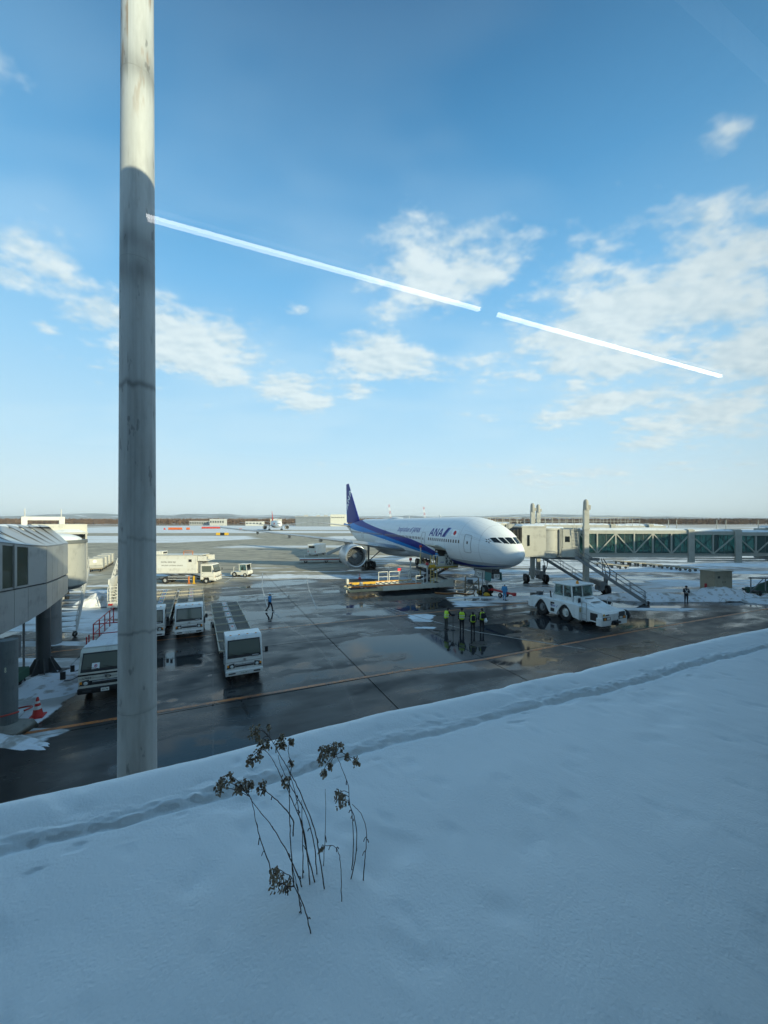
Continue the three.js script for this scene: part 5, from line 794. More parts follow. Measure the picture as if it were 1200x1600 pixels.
// ================================================================ left: fixed gangway on columns, with its bridge beyond
{
  const metal = mat([.42, .43, .43], .32, .3, { map: grime2 }), metal2 = mat([.39, .40, .40], .34, .3), roofM = mat([.42, .44, .46], .4, .3), trim = mat([.045, .05, .055], .5), glassM = mat([.075, .08, .06], .04, .0, { clean: 1 });
  const g = thing('fixed_gangway', 'grey metal-clad passenger gangway with a sloping roof on two columns, left edge', 'gangway', P(-19.5, 20));
  const w = (x, d, y) => [x + 19.5, y, -(d - 20)];
  // right hand wall line, from the terminal outwards: x, d, bottom, seam, eave
  const R = [[-17.3, 11.5, 2.9, 5.1, 7.45], [-17.4, 14.6, 3.0, 5.1, 7.42], [-17.45, 17.4, 3.15, 5.1, 7.36], [-17.5, 18.85, 3.4, 5.1, 7.14], [-17.6, 20.0, 3.72, 5.1, 7.02], [-18.3, 21.5, 3.85, 5.1, 7.0], [-19.3, 23.4, 3.97, 5.1, 7.0], [-22.4, 24.3, 3.97, 5.1, 7.0]];
  const Lx = -22.6;
  const segs = []; for (let i = 0; i + 1 < R.length; i++) { const [a, b] = [R[i], R[i + 1]]; const n = Math.max(1, Math.round(Math.hypot(a[0] - b[0], a[1] - b[1]) / .95)); for (let k = 0; k < n; k++) { const f = (t) => a.map((v, j) => mix(v, b[j], t)); segs.push([f(k / n), f((k + 1) / n), i]); } }
  const panelOf = (a, b, ya0, yb0, ya1, yb1, m, name, proud) => { const dx = b[0] - a[0], dd = b[1] - a[1], l = Math.hypot(dx, dd), nx = dd / l, nd = -dx / l, e = .008 / l; const A = [a[0] + dx * e, a[1] + dd * e], B = [b[0] - dx * e, b[1] - dd * e]; const q = (p, y, o) => w(p[0] + nx * o, p[1] + nd * o, y); const t = [q(A, ya0 + .008, proud), q(B, yb0 + .008, proud), q(B, yb1 - .008, proud), q(A, ya1 - .008, proud)], k = [q(A, ya0 + .008, -.03), q(B, yb0 + .008, -.03), q(B, yb1 - .008, -.03), q(A, ya1 - .008, -.03)]; const gs = [quad(t[0], t[1], t[2], t[3])]; for (let i = 0; i < 4; i++) { const j = (i + 1) % 4; gs.push(quad(k[i], k[j], t[j], t[i])); } return part(name, gs, m, g); };
  segs.forEach(([a, b, i], k) => {
    panelOf(a, b, a[2], b[2], a[3] - .03, b[3] - .03, k % 2 ? metal : metal2, 'cladding_panel', .03);
    if (i < 3) { const wn = panelOf(a, b, a[3] + .12, b[3] + .12, a[4] - .12, b[4] - .12, glassM, 'window_pane', .0); panelOf(a, b, a[3] + .02, b[3] + .02, a[3] + .12, b[3] + .12, metal, 'window_sill', .04); panelOf(a, b, a[4] - .12, b[4] - .12, a[4], b[4], metal, 'window_head', .04); const m = part('window_mullion', bar(w(a[0] + .05, a[1], a[3] + .05), w(a[0] + .05, a[1], a[4] - .02), .12, .10), metal2, g); }
    else panelOf(a, b, a[3] + .03, b[3] + .03, a[4], b[4], k % 2 ? metal2 : metal, 'cladding_panel', .03);
  });
  // core behind the cladding, soffit, roof
  part('core', [loft([R.map(([x, d, y]) => w(x - .05, d - .04, y)).concat([w(Lx, 24.0, 3.97), w(Lx, 11.5, 2.9)]), R.map(([x, d, , , y]) => w(x - .05, d - .04, y - .01)).concat([w(Lx, 24.0, 7.0), w(Lx, 11.5, 7.45)])].map((r) => r.slice().reverse()))].map(flat), trim, g);
  segs.forEach(([a, b, i], k) => { const inn = (p) => i < 6 ? [mix(p[0], -20.0, .72), mix(p[1], 17, .12)] : [-20.4, 22.6]; const ia = inn(a), ib = inn(b); part('roof_panel', [quad(w(a[0] + .06, a[1], a[4] + .02), w(b[0] + .06, b[1], b[4] + .02), w(ib[0], ib[1], 8.05), w(ia[0], ia[1], 8.15)), quad(w(ia[0], ia[1], 8.1), w(ib[0], ib[1], 8.0), w(b[0] + .06, b[1], b[4] - .03), w(a[0] + .06, a[1], a[4] - .03))], i < 3 && k % 2 ? mat([.36, .40, .42], .08, .0, { clean: 1 }) : roofM, g); });
  part('roof_top', quad(w(-19.3, 11.5, 8.06), w(-19.3, 23.0, 7.99), w(Lx, 24.2, 7.9), w(Lx, 11.5, 7.9)), roofM, g); part('roof_snow', snowSheet(2.6, 10, .16, 12).rotateY(Math.PI / 2).translate(...w(-21.2, 18, 8.0)), JB.snow, g);
  // columns
  const colM = mat([.15, .175, .185], .5), darkM = mat([.055, .062, .066], .5);
  const c1 = part('column', new THREE.CylinderGeometry(.28, .28, 3.6, 28).translate(...w(-14.95, 15.3, 1.8)), colM, g); part('column_number', new THREE.CylinderGeometry(.2815, .2815, .34, 12, 1, true, .15, .55).translate(...w(-14.95, 15.3, 2.48)), signMat(64, 64, (k) => { k.fillStyle = '#6b7376'; k.fillRect(0, 0, 64, 64); k.fillStyle = '#d8d8b8'; k.font = 'bold 50px sans-serif'; k.fillText('8', 18, 50); }), c1, true); part('column_base', loft([[-.7, -.5, 0], [.7, -.45, 0], [.8, .5, 0], [-.75, .55, 0]].length ? [[[-.75, 0, -.55], [.75, 0, -.5], [.85, 0, .55], [-.8, 0, .6]], [[-.62, .3, -.42], [.6, .3, -.4], [.66, .3, .42], [-.62, .3, .46]]] : []).translate(...w(-14.85, 15.2, 0)), mat([.26, .25, .22], .9), c1);
  const c2 = part('column', new THREE.CylinderGeometry(.31, .31, 4.1, 24).translate(0, 2.05, 0).translate(...w(-18.45, 20.8, 0)), darkM, g); for (let i = 0; i < 8; i++) { const a = i * Math.PI / 4; part('base_gusset', prism([[.3, 0], [.78, 0], [.36, .85], [.3, .85]], .04).rotateY(a).translate(...w(-18.45, 20.8, .08)), darkM, c2); } part('base_plate', box(1.6, .08, 1.6, 0, .05, 0).translate(...w(-18.45, 20.8, 0)), darkM, c2);
  part('cross_beam', [bar(w(-21, 15.3, 3.45), w(-14.8, 15.3, 3.42), .3, .35)], trim, g); part('drain_pipe', rod(w(-18.95, 20.2, .3), w(-18.95, 20.2, 4.0), .05), M.midGrey, g);
  // equipment hung on the column
  const eb = thing('switch_box', 'grey switch box with cables on the dark column under the gangway', 'switch box', P(-18.9, 19.55, 1.35)); part('case', rbox(.42, 1.15, .5, .02, 0, .55, 0), M.midGrey, eb); part('case_door', rbox(.36, 1.0, .02, .01, 0, .56, .26), M.grey, eb); for (let i = 0; i < 3; i++) part('cable', pipe([[-.1 + i * .1, 0, .1], [-.12 + i * .14, -.35, .2], [.12 + i * .08, -.5, .16], [.25 + i * .05, -.1, .1]], .03, 6, 20), M.black, eb);
}
{
  // the moving bridge beyond the gangway
  const g = thing('boarding_bridge', 'beige boarding bridge beyond the grey gangway, with a white portal frame and round drum', 'boarding bridge', P(-23.0, 27.0)), w = (x, d, y) => [x + 23.0, y, -(d - 27)];
  part('drum', new THREE.CylinderGeometry(1.75, 1.75, 3.0, 36).translate(...w(-22.35, 26.0, 5.5)), mat([.42, .42, .39], .55), g); part('drum_ring', new THREE.CylinderGeometry(1.82, 1.82, .2, 36).translate(...w(-22.35, 26.0, 6.95)), JB.dark, g); part('drum_cap', new THREE.SphereGeometry(1.7, 28, 8, 0, 7, 0, Math.PI / 2).scale(1, .28, 1).translate(...w(-22.6, 26.0, 7.05)), JB.snow, g); part('drum_bottom', new THREE.CylinderGeometry(1.78, 1.4, .3, 36).translate(...w(-22.35, 26.0, 3.9)), JB.dark, g); part('drum_column', new THREE.CylinderGeometry(.45, .5, 3.8, 20).translate(...w(-22.6, 26.2, 1.9)), JB.steel, g);
  const dir = new THREE.Vector3(-.715, 0, -.70), a = V3(w(-24.3, 29, 0)); const T2 = new THREE.Group(); T2.name = 'tunnel'; T2.position.copy(a); T2.rotation.y = Math.atan2(-dir.z, dir.x); g.add(T2);
  part('tunnel_wall', [box(16, 2.9, .12, 8, 5.9, 1.45), box(16, 2.9, .12, 8, 5.9, -1.45), box(16, .14, 3.1, 8, 7.4, 0), box(16, .16, 2.8, 8, 4.5, 0)], JB.panel, T2); part('tunnel_snow', snowSheet(3.0, 15.6, .28, 31).translate(8, 7.47, 0), JB.snow, T2); part('tunnel_box', box(2.4, 1.2, 3.3, 2.2, 7.5, 0), mat([.50, .49, .44], .55), T2);
  const pf = mat([.62, .61, .57], .5); part('portal', [box(.5, 4.2, .45, 15, 6.7, 1.45), box(.5, 4.2, .45, 15, 6.7, -1.45), box(.46, .36, 2.5, 15, 8.62, 0)], pf, T2); for (const s of [-1, 1]) { part('portal_mast', rod([15, 8.8, s * 1.4], [15, 9.6, s * 1.4], .04), pf, T2); part('portal_leg', box(.4, 5.0, .4, 15, 2.6, s * 1.45), JB.steel, T2); for (const x of [14.6, 15.4]) part('wheel', tyre(.5, .3, s * 1.85, .5, -x).rotateY(-Math.PI / 2), M.rubber, T2); }
  // its service stair
  const st = thing('service_stair', 'grey service stair with snowy treads leading down from the drum', 'stairs', P(-22.9, 28.4)); stair(st, [-1.75, 4.4, -2.6], [0, .2, .9], 1.35, 13, M.lightGrey, 'flight'); for (let i = 0; i < 13; i++) { const t = (i + .6) / 13; part('tread_snow', rbox(1.1, .05, .18, .025, mix(-1.75, 0, t), mix(4.4, .2, t) + .06, mix(-2.6, .9, t)), JB.snow, st); } part('stair_wheels', [tyre(.2, .12, -.6, .2, .7), tyre(.2, .12, .6, .2, .7)], M.rubber, st);
}
// ================================================================ people
function fieldMesh(bones, cell, k = .03) {   // smooth union of tapered capsules, meshed by surface nets, coloured by the nearest bone
  const lo = [1e9, 1e9, 1e9], hi = [-1e9, -1e9, -1e9];
  for (const [a, b, ra, rb] of bones) for (let i = 0; i < 3; i++) { lo[i] = Math.min(lo[i], a[i] - ra, b[i] - rb); hi[i] = Math.max(hi[i], a[i] + ra, b[i] + rb); }
  const n = [0, 1, 2].map((i) => { lo[i] -= 2 * cell; return Math.ceil((hi[i] + 2 * cell - lo[i]) / cell) + 1; });
  const dist = (x, y, z, B) => { const [a, b, ra, rb] = B, vx = b[0] - a[0], vy = b[1] - a[1], vz = b[2] - a[2], l2 = vx * vx + vy * vy + vz * vz || 1e-9; let t = ((x - a[0]) * vx + (y - a[1]) * vy + (z - a[2]) * vz) / l2; t = t < 0 ? 0 : t > 1 ? 1 : t; return Math.hypot(x - a[0] - vx * t, y - a[1] - vy * t, z - a[2] - vz * t) - (ra + (rb - ra) * t); };
  const F = new Float32Array(n[0] * n[1] * n[2]), at3 = (i, j, l) => (l * n[1] + j) * n[0] + i;
  for (let l = 0; l < n[2]; l++) for (let j = 0; j < n[1]; j++) for (let i = 0; i < n[0]; i++) { const x = lo[0] + i * cell, y = lo[1] + j * cell, z = lo[2] + l * cell; let d = 9; for (const B of bones) { const e = dist(x, y, z, B), h = Math.max(k - Math.abs(d - e), 0) / k; d = Math.min(d, e) - h * h * k * .25; } F[at3(i, j, l)] = d; }
  const id = new Int32Array(F.length).fill(-1), pos = [], col = [], idx = [];
  for (let l = 0; l < n[2] - 1; l++) for (let j = 0; j < n[1] - 1; j++) for (let i = 0; i < n[0] - 1; i++) {
    let c = 0, sx = 0, sy = 0, sz = 0; const v = []; for (let q = 0; q < 8; q++) v.push(F[at3(i + (q & 1), j + (q >> 1 & 1), l + (q >> 2))]);
    for (let q = 0; q < 8; q++) for (const b of [1, 2, 4]) if (!(q & b)) { const r = q | b; if ((v[q] < 0) !== (v[r] < 0)) { const t = v[q] / (v[q] - v[r]); sx += (q & 1) + (b === 1 ? t : 0); sy += (q >> 1 & 1) + (b === 2 ? t : 0); sz += (q >> 2) + (b === 4 ? t : 0); c++; } }
    if (!c) continue; id[at3(i, j, l)] = pos.length / 3; const x = lo[0] + (i + sx / c) * cell, y = lo[1] + (j + sy / c) * cell, z = lo[2] + (l + sz / c) * cell; pos.push(x, y, z); let best = 9, bc = [0, 0, 0]; for (const B of bones) { const e = dist(x, y, z, B); if (e < best) { best = e; bc = B[4]; } } col.push(...bc);
  }
  for (let l = 1; l < n[2] - 1; l++) for (let j = 1; j < n[1] - 1; j++) for (let i = 1; i < n[0] - 1; i++) {
    const a = F[at3(i, j, l)] < 0; const put = (p, q, r, s, f) => f ? idx.push(p, q, r, p, r, s) : idx.push(p, r, q, p, s, r);
    if (a !== F[at3(i + 1, j, l)] < 0) put(id[at3(i, j - 1, l - 1)], id[at3(i, j, l - 1)], id[at3(i, j, l)], id[at3(i, j - 1, l)], a);
    if (a !== F[at3(i, j + 1, l)] < 0) put(id[at3(i - 1, j, l - 1)], id[at3(i - 1, j, l)], id[at3(i, j, l)], id[at3(i, j, l - 1)], a);
    if (a !== F[at3(i, j, l + 1)] < 0) put(id[at3(i - 1, j - 1, l)], id[at3(i, j - 1, l)], id[at3(i, j, l)], id[at3(i - 1, j, l)], a);
  }
  const g = new THREE.BufferGeometry(); g.setAttribute('position', new THREE.Float32BufferAttribute(pos, 3)); g.setAttribute('color', new THREE.Float32BufferAttribute(col, 3)); g.setIndex(idx); g.computeVertexNormals(); return g;
}
const SKIN = [.46, .29, .21], HAIR = [.015, .012, .01], BOOT = [.02, .02, .02];
const bodyMat = new THREE.MeshStandardMaterial({ vertexColors: true, roughness: .8 });
function hand(w, e, s, c) {   // bones of one hand: palm and five fingers, slightly curled; w wrist, e elbow
  const d = [0, 1, 2].map((i) => w[i] - e[i]), l = Math.hypot(...d), u = d.map((v) => v / l), f = [0, -.25, -1], out = [], A = (a, k, v) => a.map((q, i) => q + k * v[i]);
  const sd = [s, 0, 0], palm = A(w, .075, u); out.push([A(w, .01, u), palm, .022, .030, c]);
  [-.024, -.008, .008, .024].forEach((o, i) => { const r = A(A(palm, .01, u), o, [0, 0, 1]), len = [.062, .074, .070, .054][i], m = A(r, len * .6, u), t = A(A(m, len * .5, u), .018, [-s, 0, 0]); out.push([r, m, .010, .009, c], [m, t, .009, .007, c]); });
  const t0 = A(A(w, .035, u), .024, f); out.push([A(w, .03, u), t0, .012, .011, c], [t0, A(A(t0, .04, u), .012, f), .011, .009, c]); return out;
}
function person(o) {
  const c = o.colors, J = { pel: [0, .95, 0], ch: [0, 1.27, 0], nk: [0, 1.45, 0], hd: [0, 1.60, -.02], hl: [-.09, .91, 0], kl: [-.10, .49, -.02], al: [-.10, .09, .02], hr: [.09, .91, 0], kr: [.10, .49, -.02], ar: [.10, .09, .02], sl: [-.185, 1.40, 0], el: [-.25, 1.13, .03], wl: [-.25, .89, -.06], sr: [.185, 1.40, 0], er: [.25, 1.13, .03], wr: [.25, .89, -.06], ...o.pose };
  const g = thing('person', o.label, 'person', o.pos, o.turn, o.group);
  const B = [], add = (a, b, ra, rb, col) => B.push([a, b, ra, rb, col]), off = (p, x, y = 0, z = 0) => [p[0] + x, p[1] + y, p[2] + z];
  add(off(J.ch, -.085), off(J.pel, -.06), .120, .112, c.top); add(off(J.ch, .085), off(J.pel, .06), .120, .112, c.top); add(off(J.ch, 0, .08), J.nk, .11, .065, c.top); add(J.sl, J.sr, .075, .075, c.top);
  add(J.nk, J.hd, .056, .060, SKIN); add(off(J.hd, 0, .045, .012), off(J.hd, 0, -.055, -.012), .094, .066, SKIN); add(off(J.hd, 0, .07, .03), off(J.hd, 0, .02, .055), .095, .075, c.hair ?? HAIR);
  add(off(J.hd, 0, -.012, -.085), off(J.hd, 0, -.028, -.105), .014, .016, SKIN); for (const s of [-1, 1]) add(off(J.hd, s * .092, .0, .01), off(J.hd, s * .096, -.035, .01), .014, .012, SKIN);
  for (const [h, k, a, s] of [[J.hl, J.kl, J.al, -1], [J.hr, J.kr, J.ar, 1]]) { add(h, k, .098, .066, c.legs); add(k, a, .066, .050, c.legs); add(off(a, 0, -.03, .02), off(a, s * .015, -.045, -.15), .048, .040, BOOT); }
  for (const [s, e, w, k] of [[J.sl, J.el, J.wl, -1], [J.sr, J.er, J.wr, 1]]) { add(s, e, .064, .050, c.top); add(e, w, .050, .036, c.top); }
  const bc = fieldMesh(B, .024, .045);
  const solid = [bc.toNonIndexed()]; for (const [e, w, k] of [[J.el, J.wl, -1], [J.er, J.wr, 1]]) solid.push(fieldMesh(hand(w, e, k, c.glove ?? SKIN), .006, .008).toNonIndexed());
  const m = new THREE.Mesh(mergeGeometries(solid), bodyMat); m.name = 'body'; m.castShadow = m.receiveShadow = true; g.add(m);
  const eye = []; for (const s of [-1, 1]) eye.push(new THREE.SphereGeometry(.013, 8, 6).translate(J.hd[0] + s * .034, J.hd[1] + .012, J.hd[2] - .088)); part('eyes', eye, M.black, g); part('mouth', rbox(.045, .008, .01, .004, J.hd[0], J.hd[1] - .062, J.hd[2] - .082), mat([.3, .12, .1], .7, 0, { clean: 1 }), g);
  if (o.vest) {
    const V = [[off(J.ch, -.085, .06), off(J.pel, -.06, .02), .138, .132, [1, 1, 1]], [off(J.ch, .085, .06), off(J.pel, .06, .02), .138, .132, [1, 1, 1]], [off(J.ch, -.13, .11), off(J.ch, .13, .11), .082, .082, [1, 1, 1]]]; const v = fieldMesh(V, .024, .05); v.deleteAttribute('color'); const vm = part('vest', v, o.vest, g);
    for (const t of [.30, .72]) { const p = J.pel.map((q, i) => mix(q, J.ch[i], t)); part('reflective_band', new THREE.TorusGeometry(1, .055, 6, 30).rotateX(Math.PI / 2).scale(.228 - .01 * (1 - t), .55, .150).translate(p[0], p[1] + .02, p[2]), M.tape, vm); }
  }
  if (o.helmet) { const h = part('helmet', [new THREE.SphereGeometry(.125, 20, 12, 0, 7, 0, Math.PI * .52).scale(.95, 1.0, 1.1).translate(J.hd[0], J.hd[1] + .05, J.hd[2] + .015), rbox(.2, .012, .1, .005, J.hd[0], J.hd[1] + .052, J.hd[2] - .145)], o.helmet, g); }
  if (o.cap) part('cap', [new THREE.SphereGeometry(.118, 18, 10, 0, 7, 0, Math.PI * .52).scale(.95, .95, 1.08).translate(J.hd[0], J.hd[1] + .045, J.hd[2] + .018), rbox(.17, .012, .11, .005, J.hd[0], J.hd[1] + .055, J.hd[2] - .14)], o.cap, g);
  if (o.pack) part('backpack', rbox(.30, .42, .17, .07, J.ch[0], J.ch[1] - .03, J.ch[2] + .215), o.pack, g);
  if (o.sash) part('reflective_sash', [bar([-.14, 1.38, -.135], [.14, 1.0, -.145], .02, .06), bar([.14, 1.38, -.135], [-.14, 1.0, -.145], .02, .06)], M.tape, g);
  return g;
}
{
  const dark = { top: [.014, .015, .02], legs: [.016, .016, .02] }, blue = { top: [.03, .20, .46], legs: [.014, .016, .03] }, sky = { top: [.05, .24, .46], legs: [.06, .25, .44], glove: [.05, .05, .05] };
  const grp = 'people in yellow vests looking at the aircraft';
  person({ label: 'person in a yellow vest leaning right and holding a black stand, leftmost of four', pos: P(4.77, 29.5), turn: turnOf(.85, .5), colors: { top: [.014, .015, .02], legs: [.06, .058, .055] }, vest: M.hiVis, cap: M.navy, group: grp, pose: { ch: [0, 1.24, -.09], nk: [0, 1.41, -.17], hd: [0, 1.54, -.24], sl: [-.185, 1.36, -.12], sr: [.185, 1.36, -.12], el: [-.22, 1.15, -.30], wl: [-.16, 1.02, -.50], er: [.22, 1.15, -.32], wr: [.14, 1.03, -.54] } });
  person({ label: 'person in a yellow vest with dark trousers, second from the left of four', pos: P(5.9, 29.1), turn: turnOf(.25, .95), colors: dark, vest: M.hiVis, cap: M.navy, group: grp, pose: { hd: [0, 1.60, -.05], er: [.26, 1.15, -.10], wr: [.20, 1.02, -.30] } });
  person({ label: 'shorter person with a dark backpack over a yellow vest and a long dark coat', pos: P(6.6, 28.5), turn: turnOf(.05, 1), colors: dark, vest: M.hiVis, cap: M.navy, pack: M.navy, group: grp, pose: { hd: [0, 1.53, -.02], nk: [0, 1.40, 0] } }).scale.setScalar(.95);
  const p4 = person({ label: 'person in dark clothes and a yellow vest, white helmet held behind, rightmost of four', pos: P(7.4, 29.0), turn: turnOf(-.12, .99), colors: dark, vest: M.hiVis, cap: M.navy, pack: M.navy, group: grp, pose: { wr: [.20, .95, .14], er: [.27, 1.15, .10] } });
  const hm = solo('safety_helmet', [new THREE.SphereGeometry(.135, 20, 12, 0, 7, 0, Math.PI * .55).scale(.95, 1, 1.1), rbox(.2, .015, .1, .006, 0, .0, -.16)], M.helmet, 'white safety helmet held by the rightmost person in a yellow vest', 'helmet', P(7.62, 28.76, .86)); hm.rotation.x = 1.2;
  const st = thing('marker_stand', 'thin black stand on a small base in front of the leaning person', 'stand', P(5.28, 29.35)); part('pole', rod([0, .02, 0], [0, 1.12, 0], .02), M.black, st); part('base', new THREE.CylinderGeometry(.16, .2, .07, 16).translate(0, .035, 0), M.black, st); part('head', rbox(.26, .16, .1, .03, 0, 1.15, 0), M.navy, st);
  person({ label: 'ground worker in a blue jacket and white helmet walking across the open wet apron', pos: P(-10.5, 35.3), turn: turnOf(.97, -.2), colors: blue, helmet: M.helmet, pose: { kl: [-.10, .52, -.16], al: [-.10, .11, -.24], kr: [.10, .49, .06], ar: [.10, .15, .32], el: [-.27, 1.15, .14], wl: [-.27, .95, .20], er: [.26, 1.14, -.10], wr: [.25, .96, -.26] } });
  person({ label: 'ground worker in light blue overalls and white helmet beside the red towbar', pos: P(12.75, 40.6), turn: turnOf(-.4, -.9), colors: sky, helmet: M.helmet, pose: { er: [.27, 1.15, -.04], wr: [.20, .98, -.2] } });
  person({ label: 'person in dark winter clothing with a reflective sash standing alone on the right', pos: P(30.85, 39.2), turn: turnOf(-.35, -.93), colors: { top: [.016, .018, .03], legs: [.014, .016, .026] }, cap: M.navy, sash: true, pose: { el: [-.26, 1.14, -.06], wl: [-.14, 1.05, -.24], er: [.26, 1.14, -.06], wr: [.14, 1.05, -.24] } });
  person({ label: 'loader operator in a blue jacket and white helmet up on the raised platform', pos: P(6.55, 47.75, 2.93), turn: turnOf(.9, .4), colors: blue, helmet: M.helmet, pose: { er: [.26, 1.15, -.1], wr: [.2, 1.08, -.34] } });
  person({ label: 'driver in an orange vest seated inside the tow tractor cab', pos: P(15.6, 33.1, 1.36), turn: turnOf(.407, -.914), colors: dark, vest: M.orange, cap: M.navy, pose: { pel: [0, .86, .1], ch: [0, 1.18, .12], nk: [0, 1.36, .10], hd: [0, 1.5, .06], sl: [-.185, 1.31, .1], sr: [.185, 1.31, .1], hl: [-.1, .82, .06], hr: [.1, .82, .06], kl: [-.12, .80, -.34], kr: [.12, .80, -.34], al: [-.12, .42, -.40], ar: [.12, .42, -.40], el: [-.26, 1.08, 0], wl: [-.2, 1.1, -.24], er: [.26, 1.08, 0], wr: [.2, 1.1, -.24] } });
}
// ================================================================ the mast in front of the window
{
  const g = thing('light_mast', 'tall tapering weathered grey steel mast rising past the window', 'mast', P(-3.85, 6.0));
  const Hm = 21, tex = (() => { const r = rng(21); return dataTex(256, 2048, (u, v) => {
    const h = v * Hm, run = fbm(u * 40, h * .25, 4), pit = fbm(u * 60, h * 10, 3), mott = fbm(u * 9 + 3, h * 1.1, 5);
    let c = [.54, .555, .55]; const mul = (k) => { c = c.map((q) => q * k); };
    mul(1 - .17 * sstep(.42, .72, mott) - .10 * sstep(.5, .8, run) - .08 * pit);
    const band = (h0, w, k) => mul(1 - k * Math.exp(-Math.pow((h - h0 - (fbm(u * 8, h0, 3) - .5) * .16) / w, 2)) * (.55 + .7 * mott));
    band(12.55, .20, .42); band(12.10, .24, .46); band(10.38, .05, .5); band(8.02, .03, .25); band(15.2, .22, .38); band(6.6, .025, .4); band(5.4, .03, .14);
    const scratch = sstep(.70, .78, fbm(u * 24 + h * 1.9, h * 5 - u * 7, 3)) * sstep(.52, .68, mott) * .42; mul(1 - scratch);
    const rust = sstep(.60, .80, fbm(u * 14 + 30, h * 1.7, 4)) * sstep(13.8, 15.6, h); c = [mix(c[0], .26, rust * .75), mix(c[1], .17, rust * .75), mix(c[2], .10, rust * .75)];
    return c.map(enc); }, true); })();
  const pts = []; for (let i = 0; i <= 24; i++) { const h = Hm * i / 24; pts.push(new THREE.Vector2(mix(.282, .202, h / Hm), h)); }
  const shaft = new THREE.LatheGeometry(pts, 64); part('shaft', shaft, new THREE.MeshStandardMaterial({ map: tex, roughness: .6, metalness: 0, bumpMap: at(roughTex, .3), bumpScale: .0008 }), g, true);
  for (const h of [5.4, 10.38, 12.32, 15.2]) { const r = mix(.282, .202, h / Hm); part('weld_ring', new THREE.TorusGeometry(r - .001, .003, 8, 64).rotateX(Math.PI / 2).translate(0, h, 0), mat([.30, .305, .29], .6, .1), g); }
  part('base_flange', new THREE.CylinderGeometry(.5, .55, .12, 32).translate(0, .06, 0), M.midGrey, g); part('head_frame', [box(3.2, .16, .3, 0, 20.9, 0), box(.3, .16, 2.0, 0, 20.9, 0)], M.midGrey, g); for (const x of [-1.3, -.45, .45, 1.3]) part('floodlight', rbox(.5, .4, .3, .05, x, 20.65, -.15), M.lightGrey, g);
}
